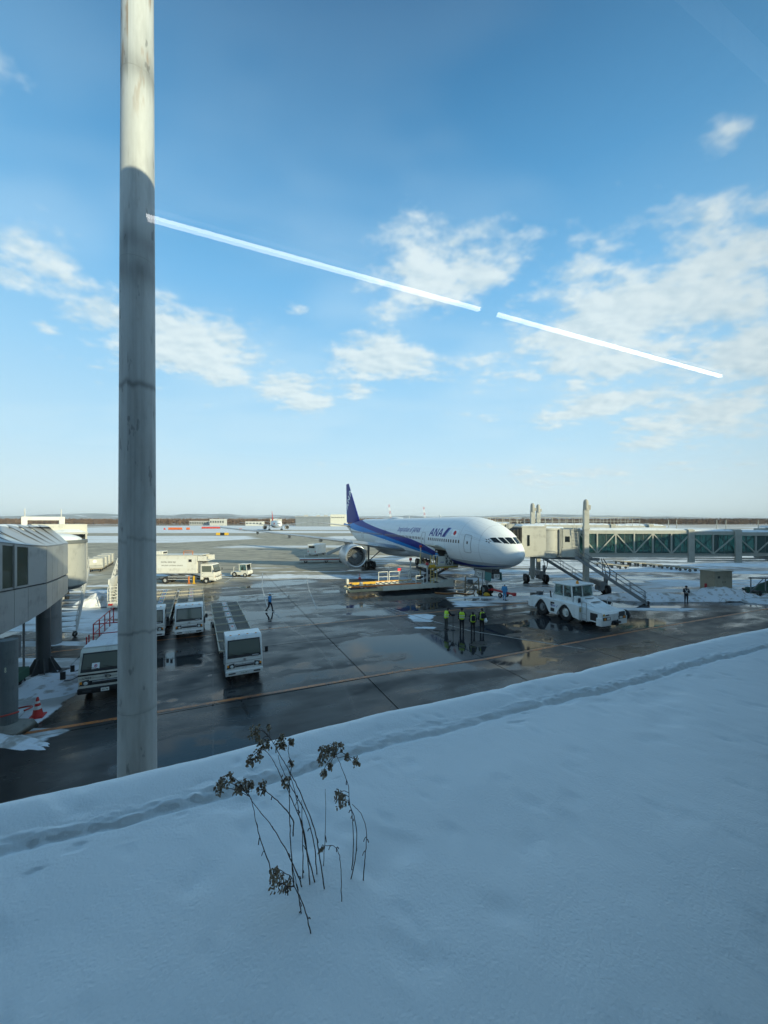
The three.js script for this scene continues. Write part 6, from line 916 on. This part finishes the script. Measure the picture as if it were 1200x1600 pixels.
// ================================================================ dried flower stems standing out of the ledge snow
{
  const PL = {
A:{stems:[[[-0.361,6.7,-1.684],[-0.409,6.783,-1.709],[-0.499,6.911,-1.736],[-0.588,7.014,-1.744],[-0.618,7.063,-1.746]],[[-0.498,6.781,-1.684],[-0.542,6.851,-1.713],[-0.572,6.956,-1.716],[-0.619,6.999,-1.794],[-0.628,7.056,-1.756]],[[-0.4,6.991,-1.684],[-0.469,7.057,-1.704],[-0.542,7.065,-1.759],[-0.572,7.047,-1.8]],[[-0.34,6.7,-1.571],[-0.358,6.741,-1.606],[-0.391,6.853,-1.631]]],heads:[[-0.654,7.086,-1.783,1.3],[-0.681,7.064,-1.787,1.0],[-0.757,7.085,-1.8,1.2],[-0.788,7.036,-1.827,1.0],[-0.626,7.073,-1.801,0.9],[-0.578,7.054,-1.813,1.2],[-0.714,7.121,-1.785,0.9]]},
B:{stems:[[[-0.262,6.7,-1.677],[-0.286,6.829,-1.697],[-0.311,6.896,-1.737],[-0.355,6.967,-1.777],[-0.397,7.041,-1.798],[-0.433,7.156,-1.759],[-0.492,7.196,-1.815],[-0.531,7.26,-1.821],[-0.601,7.272,-1.899],[-0.638,7.257,-1.937]],[[-0.309,6.7,-1.707],[-0.339,6.776,-1.733],[-0.37,6.923,-1.74],[-0.434,6.986,-1.813],[-0.48,7.133,-1.772],[-0.532,7.174,-1.825],[-0.581,7.195,-1.86],[-0.626,7.148,-1.926]],[[-0.398,6.7,-1.692],[-0.422,6.872,-1.73],[-0.435,6.989,-1.768],[-0.433,7.105,-1.76],[-0.43,7.181,-1.778],[-0.45,7.227,-1.8],[-0.441,7.263,-1.817]],[[-0.328,6.7,-1.695],[-0.346,6.803,-1.728],[-0.382,6.92,-1.762],[-0.407,7.078,-1.745],[-0.456,7.104,-1.84]],[[-0.305,6.7,-1.745],[-0.328,6.84,-1.77],[-0.375,6.95,-1.8],[-0.442,7.034,-1.83],[-0.491,7.16,-1.812],[-0.508,7.177,-1.846]],[[-0.365,6.7,-1.73],[-0.374,6.844,-1.765],[-0.378,7.022,-1.762]]],heads:[[-0.606,7.33,-1.794,1.4],[-0.546,7.265,-1.794,1.0],[-0.596,7.206,-1.823,1.2],[-0.627,7.188,-1.803,1.1],[-0.486,7.28,-1.807,1.2],[-0.482,7.245,-1.821,0.8],[-0.439,7.266,-1.818,0.6],[-0.461,7.094,-1.798,1.1],[-0.583,7.258,-1.818,0.8],[-0.542,7.342,-1.803,0.5],[-0.434,7.174,-1.795,0.5]]},
C:{stems:[[[-0.147,6.7,-1.722],[-0.131,6.761,-1.751],[-0.13,6.884,-1.789],[-0.164,6.956,-1.833],[-0.173,7.006,-1.871],[-0.207,7.063,-1.915],[-0.235,7.158,-1.883]],[[-0.147,6.7,-1.77],[-0.142,6.825,-1.788],[-0.157,6.923,-1.836],[-0.18,6.94,-1.876]],[[-0.093,6.7,-1.722],[-0.083,6.808,-1.738],[-0.081,6.873,-1.765],[-0.106,6.92,-1.81],[-0.153,6.954,-1.83]]],heads:[[-0.291,7.194,-1.863,1.3],[-0.299,7.188,-1.816,1.0],[-0.269,7.203,-1.868,0.9],[-0.233,7.248,-1.816,0.7],[-0.21,7.216,-1.865,0.7],[-0.249,7.193,-1.865,0.8],[-0.179,7.177,-1.846,0.7],[-0.136,7.142,-1.868,1.0],[-0.288,7.122,-1.818,0.8],[-0.264,7.119,-1.865,0.7],[-0.206,6.981,-1.835,1.5],[-0.222,6.977,-1.868,1.0]]},
D:{stems:[[[-0.286,6.7,-1.494],[-0.324,6.787,-1.525],[-0.361,6.831,-1.546],[-0.387,6.819,-1.601],[-0.414,6.821,-1.614]],[[-0.349,6.881,-1.494],[-0.386,6.861,-1.518],[-0.42,6.845,-1.552]]],heads:[[-0.445,6.82,-1.593,1.6],[-0.465,6.825,-1.617,1.1],[-0.399,6.808,-1.585,0.8]]},
E:{stems:[[[-0.179,6.7,-1.62],[-0.186,6.796,-1.656],[-0.195,6.851,-1.671],[-0.22,6.859,-1.704],[-0.257,6.856,-1.711],[-0.292,6.771,-1.797]]],heads:[[-0.282,6.825,-1.733,0.4]]},
F:{stems:[[[-0.281,6.7,-1.786],[-0.275,6.885,-1.806],[-0.28,7.029,-1.827]]],heads:[]},
  };
  const stemM = mat([.055, .036, .028], .85, 0, { clean: 1 }), headM = [mat([.34, .26, .17], .95, 0, { clean: 1 }), mat([.24, .175, .115], .95, 0, { clean: 1 }), mat([.45, .37, .27], .95, 0, { clean: 1 })];
  const labels = { A: 'dry stems arching left over the snow ridge, with heavy brown seed heads', B: 'tallest clump of dry stems in the snow, leaning left with brown seed heads on top', C: 'dry plant at the right of the clump, its seed heads drooping both ways', D: 'short bent dry stem nearest the window with one large brown seed head', E: 'single thin dry stem bent over at the top like a hook', F: 'single straight bare dry stem standing apart' };
  let seed = 40;
  for (const k of Object.keys(PL)) {
    const b = PL[k].stems[0][0], g = thing('dried_plant', labels[k], 'dried plant', b, 0, 'dried plants in the ledge snow'), L = (p) => new THREE.Vector3(p[0] - b[0], p[1] - b[1], p[2] - b[2]);
    const r = rng(seed++), all = [];
    PL[k].stems.forEach((s, i) => {
      const pts = s.map(L); if (!(k === 'D' && i) ) { const q = pts[0].clone(); q.y -= .07; pts.unshift(q); }
      const cv = new THREE.CatmullRomCurve3(pts); const n = pts.length * 7, fine = []; for (let j = 0; j <= n; j++) { const p = cv.getPoint(j / n); p.x += (fbm(j * .55 + i * 9, seed, 2) - .5) * .004; p.z += (fbm(j * .5, seed + i, 2) - .5) * .004; fine.push(p); } all.push(...fine.slice(Math.floor(n * .5)));
      const rad = k === 'F' || k === 'E' ? .0016 : .0023; const t = new THREE.TubeGeometry(new THREE.CatmullRomCurve3(fine), n * 2, rad, 6); const pp = t.attributes.position, rs = 7; for (let j = 0; j <= n * 2; j++) { const c0 = new THREE.Vector3(); for (let q = 0; q < rs - 1; q++) c0.add(new THREE.Vector3().fromBufferAttribute(pp, j * rs + q)); c0.divideScalar(rs - 1); const kf = 1.25 - .75 * j / (n * 2) + .25 * (fbm(j * .4, i, 2) - .5); for (let q = 0; q < rs; q++) { const v = new THREE.Vector3().fromBufferAttribute(pp, j * rs + q).sub(c0).multiplyScalar(kf).add(c0); pp.setXYZ(j * rs + q, v.x, v.y, v.z); } } t.computeVertexNormals(); part('stem', t, stemM, g);
      // curled leaf remains
      for (let j = 0; j < 3; j++) { const p = fine[Math.floor(n * (.25 + r() * .6))], q = p.clone().add(new THREE.Vector3((r() - .5) * .03, -.01 - r() * .02, (r() - .5) * .03)); part('leaf_remnant', pipe([p, p.clone().lerp(q, .5).add(new THREE.Vector3(0, .006, 0)), q], .0022, 4, 6), stemM, g); }
    });
    for (const [x, y, z, sc] of PL[k].heads) {
      const c = L([x, y, z]); let near = all[0], bd = 1e9; for (const p of all) { const d = p.distanceTo(c); if (d < bd) { bd = d; near = p; } }
      const mid = near.clone().lerp(c, .5); mid.y += .012; part('branch', pipe([near, mid, c], .0014, 5, 10), stemM, g);
      const gs = [[], [], []], n = Math.round(44 * sc); for (let i = 0; i < n; i++) { // withered, curled florets hanging from the tip
        const a = r() * 7, rad = Math.sqrt(r()) * .0145 * sc, dx = Math.cos(a) * rad * 1.2, dz = Math.sin(a) * rad, dy = (r() - .66) * .046 * sc; const l = .008 + r() * .011, w = .003 + r() * .004, cu = .3 + r() * .9;
        const q = []; for (let j = 0; j <= 3; j++) { const t = j / 3, ww = w * Math.sin(Math.PI * (.15 + .8 * t)), an = cu * t; q.push([[-ww, -l * Math.sin(an) / cu, l * (1 - Math.cos(an)) / cu], [0, -l * Math.sin(an) / cu, l * (1 - Math.cos(an)) / cu - .0018], [ww, -l * Math.sin(an) / cu, l * (1 - Math.cos(an)) / cu]]); }
        const t = loft(q, false); t.applyMatrix4(new THREE.Matrix4().makeRotationFromEuler(new THREE.Euler((r() - .5) * 2, r() * 7, (r() - .5) * 2))); t.translate(c.x + dx, c.y + dy, c.z + dz); gs[Math.floor(r() * 3)].push(t); }
      const hd = part('seed_head', gs[1].concat(gs[0].slice(0, gs[0].length >> 1)), headM[1], g); hd.userData.kind = 'stuff'; part('seed_fluff', gs[0].slice(gs[0].length >> 1), headM[0], hd).userData.kind = 'stuff'; part('seed_fluff', gs[2], headM[2], hd).userData.kind = 'stuff';
    }
  }
}
// ================================================================ small things on the apron
const coneGeo = (s) => ({ body: new THREE.LatheGeometry([[.19, .04], [.17, .06], [.035, .72], [.03, .74], [.0, .745]].map(([a, b]) => new THREE.Vector2(a * s, b * s)), 22), base: rbox(.44 * s, .05 * s, .44 * s, .015, 0, .025 * s, 0), bands: [[.30, .42], [.52, .60]].map(([a, b]) => { const rr = (y) => (.17 - (y - .06) / .66 * .135 + .003) * s; return new THREE.CylinderGeometry(rr(b), rr(a), (b - a) * s, 22, 1, true).translate(0, (a + b) / 2 * s, 0); }) });
function cone(label, x, d, s = 1) { const g = thing('traffic_cone', label, 'traffic cone', P(x, d), .4, 'traffic cones'), c = coneGeo(s), cm = mat([.55, .04, .035], .55); part('body', c.body, cm, g); part('base', c.base, cm, g); for (const b of c.bands) part('reflective_band', b, M.tape, g); return g; }
cone('red and white traffic cone on the dirty snow between the columns', -14.75, 16.35, 1.12);
cone('small red and white traffic cone on the apron under the aircraft engine', -3.5, 55.3, 1.1);
{
  const hose = solo('fuel_hose', pipe(arcPts(26, (t) => { const a = t * Math.PI * 2 * .97 + .4; return [Math.cos(a) * .56 + (t * .08), .72 + Math.sin(a * 1 + 1) * .12, Math.sin(a) * .56]; }), .035, 8, 90), mat([.42, .05, .035], .5), 'thick red hose looped round the blue-grey column', 'hose', P(-14.85, 15.3));
  const eq = thing('equipment_cart', 'green cart with a red handrail behind the numbered column at the left edge', 'cart', P(-18.5, 18.3), .3); part('tray', rbox(1.6, .5, 2.2, .05, 0, .7, 0), M.green, eq); for (const [x, z] of [[-.6, -.8], [.6, -.8], [-.6, .8], [.6, .8]]) wheel(eq, .24, .14, x, .24, z); part('handrail', [rod([-.75, .9, -1], [-.75, 1.9, -1], .025), rod([-.75, .9, 1], [-.75, 1.9, 1], .025), rod([-.75, 1.9, -1], [-.75, 1.9, 1], .025), rod([-.75, 1.4, -1], [-.75, 1.4, 1], .02)], M.red, eq); part('side_frame', [rod([.8, .4, .9], [.8, 1.5, .9], .02), rod([.8, .4, .2], [.8, 1.5, .2], .02), rod([.8, 1.5, .9], [.8, 1.5, .2], .02)], M.lightGrey, eq); part('drum', new THREE.CylinderGeometry(.4, .4, .9, 20).rotateZ(Math.PI / 2).translate(0, 1.3, .2), M.teal, eq);
}
// heaps of ploughed snow
function mound(rx, rz, h, seed, n = 34) { const pos = [], idx = []; for (let i = 0; i <= n; i++) for (let j = 0; j <= n; j++) { const a = (i / n - .5) * 2, b = (j / n - .5) * 2, q = Math.hypot(a, b) + (fbm(a * 2 + seed, b * 2, 3) - .5) * .5; const e = Math.max(0, 1 - q); pos.push(a * rx, -.03 + h * Math.pow(e, .8) * (.7 + .8 * fbm(a * 3 + seed, b * 3, 4)) + (e > 0 ? (fbm(a * 11 + seed, b * 11, 3) - .5) * .22 * Math.min(h, 1) * Math.min(1, e * 4) : 0), b * rz); } for (let i = 0; i < n; i++) for (let j = 0; j < n; j++) { const a = i * (n + 1) + j; idx.push(a, a + 1, a + n + 1, a + 1, a + n + 2, a + n + 1); } const g = new THREE.BufferGeometry(); g.setAttribute('position', new THREE.Float32BufferAttribute(pos, 3)); g.setIndex(idx); g.computeVertexNormals(); return g; }
const pileTex = dataTex(256, 256, (u, v) => { const a = tileNoise(u, v, 7, 6, 5), k = sstep(.45, .75, a); return [mix(.80, .42, k), mix(.81, .40, k), mix(.83, .37, k)].map(enc); }, true); pileTex.repeat.set(.4, .4);
const pileM = new THREE.MeshStandardMaterial({ map: pileTex, roughness: .85 });
for (const [label, x, d, rx, rz, h, s, t] of [
  ['small heap of snow in the sun behind the service stair', -28.6, 38.4, 2.2, 1.5, 1.15, 3, 0], ['low lump of snow left of the service stair', -33.8, 38.6, 1.0, .7, .5, 9, 0],
  ['long snow bank behind the person standing alone', 28.5, 41.4, 6.5, 1.7, .75, 5, -.1], ['highest hump of the snow bank, in front of the cream cabinet', 36.4, 41.6, 4.6, 1.9, 1.25, 14, .05], ['snow bank running out of the frame on the right', 42.8, 40.2, 6.0, 2.0, .95, 22, .1],
  ['ridge of dirty slush in front of the numbered column', -15.4, 14.85, 3.6, .5, .22, 31, -.25], ['trodden snow heap round the foot of the dark column', -17.6, 19.6, 2.6, 2.2, .30, 44, 0]]) solo('snow_heap', mound(rx, rz, h, s), pileM, label, 'snow heap', P(x, d), t, 'heaps of cleared snow');
{
  const cb = thing('equipment_cabinet', 'cream metal equipment cabinet standing behind the snow bank', 'cabinet', P(38.9, 45.0), .25); const cm = mat([.40, .36, .27], .6); part('case', box(2.7, 2.35, 1.6, 0, 1.35, 0), cm, cb); part('lid', box(2.9, .1, 1.8, 0, 2.57, 0), cm, cb); for (const x of [-.66, .66]) { const d = part('cabinet_door', box(1.26, 2.1, .03, x, 1.35, .815), mat([.42, .38, .29], .55), cb); part('door_handle', box(.04, .22, .05, x - Math.sign(x) * .5, 1.35, .85), M.darkGrey, d); } part('vent', box(.36, .26, .02, -.75, 1.9, .84), M.darkGrey, cb); part('plinth', box(2.5, .2, 1.4, 0, .1, 0), M.darkGrey, cb);
  const bl = thing('bollard', 'short red bollard left of the cream cabinet', 'bollard', P(37.2, 44.4)); part('post', new THREE.CylinderGeometry(.13, .13, 1.1, 16).translate(0, .55, 0), M.red, bl); part('cap', new THREE.SphereGeometry(.13, 14, 6, 0, 7, 0, Math.PI / 2).scale(1, .5, 1).translate(0, 1.1, 0), M.red, bl);
  const fr = thing('ground_power_cart', 'dark green covered cart with a grey frame beside the cream cabinet', 'cart', P(43.6, 43.4), -.2); part('cover', mound(2.4, 1.1, 1.25, 61, 24).translate(0, .35, 0), M.green, fr); part('deck', box(4.2, .2, 2.0, 0, .5, 0), M.darkGrey, fr); for (const [x, z] of [[-1.6, .9], [1.6, .9], [-1.6, -.9], [1.6, -.9]]) wheel(fr, .3, .2, x, .3, z); part('frame', [bar([-2.6, 2.0, .9], [1.6, 2.0, .9], .12, .16), bar([-2.4, .3, .9], [-2.4, 2.0, .9], .08), bar([-1.0, .3, .9], [-1.0, 2.0, .9], .08), bar([-2.4, .5, .9], [-1.2, 1.95, .9], .06), bar([.6, .5, .9], [.6, 2.3, .9], .08), bar([1.6, 2.3, .9], [-.4, 2.3, .9], .06)], M.midGrey, fr); part('battery_box', rbox(1.0, .8, .6, .04, 1.0, .7, 1.3), M.grey, fr); part('panel', box(1.6, .7, .2, 2.2, 2.0, .4), M.darkGrey, fr);
}
// about the nose gear
{
  const s = thing('maintenance_stand', 'small grey tubular work stand left of the nose gear', 'work stand', P(10.15, 44.3), -.3), m = mat([.24, .20, .15], .6, .3); for (const [x, z] of [[-.8, -.5], [.8, -.5], [-.8, .5], [.8, .5]]) { part('leg', rod([x, .1, z], [x * .9, 2.0, z * .9], .04), m, s); part('caster', new THREE.CylinderGeometry(.1, .1, .08, 12).rotateZ(Math.PI / 2).translate(x, .1, z), M.rubber, s); } for (const y of [.5, 1.15]) part('platform', box(1.5, .06, .95, 0, y, 0), m, s); for (const z of [-.45, .45]) { part('guard_rail', rod([-.74, 1.95, z], [.74, 1.95, z], .035), m, s); part('brace', rod([-.78, .3, z], [.74, 1.6, z], .028), m, s); part('brace', rod([.78, .3, z], [-.74, 1.6, z], .028), m, s); } part('tool_case', rbox(.6, .4, .5, .05, -.2, 1.4, 0), M.darkGrey, s); part('tool_case', rbox(.5, .3, .5, .05, .3, .7, 0), M.midGrey, s);
  const pole = thing('guide_pole', 'thin grey pole standing at the nose gear, left of the wheels', 'pole', P(11.0, 42.9)); part('pole', rod([0, .03, 0], [0, 2.6, 0], .035), M.midGrey, pole); part('foot', new THREE.CylinderGeometry(.2, .24, .06, 16).translate(0, .03, 0), M.darkGrey, pole);
  const t = thing('towbar', 'red towbar with small wheels coupled to the nose gear', 'towbar', P(12.3, 43.5), turnOf(.5, -.86)), rm = mat([.48, .03, .035], .5); part('shaft', bar([0, .62, .2], [0, .55, -3.0], .2, .2), rm, t); part('fork', [bar([-.45, .6, .2], [0, .6, -.7], .12, .12), bar([.45, .6, .2], [0, .6, -.7], .12, .12)], rm, t); part('axle', bar([-.5, .25, -1.6], [.5, .25, -1.6], .08, .08), rm, t); for (const x of [-.5, .5]) wheel(t, .26, .16, x, .26, -1.6); part('strut', [bar([-.3, .28, -1.6], [0, .55, -1.2], .06), bar([.3, .28, -1.6], [0, .55, -1.2], .06)], rm, t); part('coupling', rbox(.34, .34, .3, .04, 0, .56, -3.1), rm, t);
  for (const [n, x, d] of [['front', 11.55, 43.2], ['rear', 11.2, 44.9]]) solo('wheel_chock', prism([[-.3, 0], [.3, 0], [.12, .28], [-.12, .28]], .5, .02), M.yellow, `yellow wheel chock at the ${n === 'front' ? 'near side' : 'far side'} of the nose wheels`, 'wheel chock', P(x, d, .01), .4, 'nose wheel chocks');
  solo('supply_hose', pipe([[0, .06, 0], [1.2, .06, .5], [2.6, .06, .2], [3.6, .06, .9], [4.4, .06, .4], [4.6, .4, .0], [4.6, .9, -.3]], .06, 8, 60), mat([.42, .17, .05], .6), 'orange supply hose lying on the wet apron by the work stand', 'hose', P(5.9, 44.6));
}
// ================================================================ far things
{
  const hg = thing('hangar', 'long grey hangar with a cream end on the horizon beside the blue tail', 'hangar', P(-112, 700), 0), gm = mat([.20, .225, .25], .7, 0, { map: grime6 }), cm = mat([.62, .60, .52], .7, 0, { map: grime6 }); part('hall', box(62, 17, 40, -14, 8.5, 0), gm, hg); part('end_block', box(27, 21, 40, 30.6, 10.5, 0), cm, hg); part('roof', box(64, .8, 42, -14, 17.4, 0), M.lightGrey, hg); for (let i = 0; i < 6; i++) part('hangar_door', box(9.4, 13, .4, -39.5 + i * 10, 6.6, 20.2), mat([.22, .245, .27], .6), hg); for (let i = 0; i < 7; i++) part('window', box(2.6, 1.2, .3, 20 + i * 3.4, 15.5, 20.1), M.darkGrey, hg); for (const [x, y] of [[-30, 20], [-8, 19.5], [6, 20]]) part('roof_unit', box(6, 3.2, 6, x, y - 1, 0), M.lightGrey, hg);
  const b1 = (label, x, d, w, h, c, win) => { const g = thing('airfield_building', label, 'building', P(x, d)), m = mat(c, .7, 0, { map: grime6 }); part('wall', box(w, h, 14, 0, h / 2, 0), m, g); part('roof', box(w + 1, .5, 15, 0, h + .25, 0), JB.snow, g); for (let i = 0; i < win; i++) part('window', box(w / win * .55, h * .3, .3, (i + .5) * w / win - w / 2, h * .6, 7.1), M.darkGrey, g); };
  b1('low grey airfield building, leftmost on the horizon right of the mast', -392, 820, 40, 9, [.35, .35, .34], 8); b1('pale two-storey airfield building on the horizon right of the mast', -345, 800, 30, 13, [.50, .49, .45], 6); b1('small white airfield building nearer the red-tailed airliner', -262, 780, 34, 8, [.58, .57, .53], 5); b1('cream block with a stack on the horizon left of the red-tailed airliner', -222, 790, 20, 13, [.58, .55, .47], 3); b1('flat pale building on the horizon seen over the nose of the airliner', 132, 760, 46, 9, [.45, .45, .43], 7);
  const ob = (label, x, d, w, h, m) => { const g = thing('barrier_block', label, 'barrier', P(x, d), 0, 'coloured blocks out on the snow'); const n = Math.max(2, Math.round(w / 4)); for (let i = 0; i < n; i++) part('segment', rbox(w / n - .2, h, 1.2, .1, (i + .5) * w / n - w / 2, h / 2, 0), m, g); part('foot', box(w, .2, 1.8, 0, .1, 0), M.darkGrey, g); };
  const orr = mat([.66, .14, .03], .6), rd = mat([.60, .07, .05], .6); ob('long orange barrier out on the snow right of the mast', -212, 390, 14, 2.3, orr); ob('short orange barrier at the end of the long one', -199, 390, 3.4, 2.3, orr); ob('red barrier row out on the snow, farther than the orange ones', -205, 455, 22, 2.2, rd); ob('small red marker block at the left end of the orange barriers', -224, 392, 1.4, 1.8, rd); ob('small orange marker block on the snow left of the red-tailed airliner', -139, 372, 2.6, 1.7, orr);
  const sg = thing('taxiway_sign', 'yellow taxiway sign on the snow island right of the mast', 'sign', P(-96, 228)); for (let i = 0; i < 3; i++) { part('panel', rbox(2.4, 1.5, .3, .04, (i - 1) * 2.5, 1.0, 0), i === 1 ? M.black : M.yellow, sg); part('post', box(.1, .4, .1, (i - 1) * 2.5, .2, 0), M.darkGrey, sg); }
  const crane = (label, x, d, h, lean) => { const g = thing('tower_crane', label, 'crane', P(x, d), 0, 'cranes on the horizon'), n = 7; for (let i = 0; i < n; i++) { const y0 = h * i / n, y1 = h * (i + 1) / n, s = lean; part('mast_section', [bar([-.9 + s * y0, y0, 0], [-.9 + s * y1, y1, 0], .4), bar([.9 + s * y0, y0, 0], [.9 + s * y1, y1, 0], .4), bar([-.9 + s * y0, y0, 0], [.9 + s * y1, y1, 0], .3)], i % 2 ? M.white : M.red, g); } part('base', box(5, 3, 5, 0, 1.5, 0), M.lightGrey, g); };
  crane('leftmost red and white lattice mast on the horizon above the fuselage', 13, 620, 36, -.14); crane('red and white lattice mast on the horizon above the ANA lettering', 70, 640, 33, -.12);
  const dm = thing('white_dome', 'small white dome on the horizon over the aircraft roof', 'dome', P(11, 640)); part('shell', new THREE.SphereGeometry(9, 24, 12, 0, 7, 0, Math.PI / 2).scale(1, .9, 1).translate(0, 4, 0), M.white, dm); part('base', new THREE.CylinderGeometry(9, 9, 4, 24).translate(0, 2, 0), M.lightGrey, dm);
}
// ================================================================ the window itself and the tube lamps on the ceiling behind it
RectAreaLightUniformsLib.init();
{
  const glow = new THREE.MeshStandardMaterial({ color: lin(.9, .9, .9), emissive: lin(1, .97, .94), emissiveIntensity: 8, roughness: .5 }), tr = (u, v, y) => { const p = UV(u, v, y); return p; };
  const LV = -1.30, LY = EYE + 1.30; let n = 0;
  for (const [u0, u1] of [[-.27, 1.50], [1.60, 4.14]]) {
    const c = tr((u0 + u1) / 2, LV, LY), l = u1 - u0, t = thing('ceiling_tube_lamp', `lit ceiling tube lamp behind the window, ${['shorter one, mirrored beside the mast', 'longer one, mirrored towards the right edge'][n++]}`, 'lamp', c, 24.0 * Math.PI / 180, 'tube lamps on the ceiling');
    part('light_tube', rod([-l / 2 + .012, 0, 0], [l / 2 - .012, 0, 0], .0065, .0065, 14), glow, t); part('end_cap', rod([-l / 2, 0, 0], [-l / 2 + .012, 0, 0], .014, .014, 12), M.lightGrey, t); part('end_cap', rod([l / 2 - .012, 0, 0], [l / 2, 0, 0], .014, .014, 12), M.lightGrey, t); part('batten', box(l, .04, .03, 0, .05, 0), M.grey, t);
    const ra = new THREE.RectAreaLight(new THREE.Color().setRGB(1, .97, .94), 6, l - .03, .026); ra.position.copy(c).y -= .016; ra.lookAt(c.x, 0, c.z); ra.rotation.set(-Math.PI / 2, 0, 24.0 * Math.PI / 180); scene.add(ra);
  }
}
{
  const pw = thing('window_pane', 'clear window glass over the whole view, with lamp tubes mirrored in it', 'window'); pw.rotation.y = 24.0 * Math.PI / 180;
  part('glass', new THREE.PlaneGeometry(19.2, 2.9).translate(2, 8.16, -W_V), new THREE.MeshPhysicalMaterial({ color: lin(.80, .965, 1), roughness: .0, transmission: 1, thickness: 0, ior: 1.5 }), pw);
}
renderer.render(scene, camera);
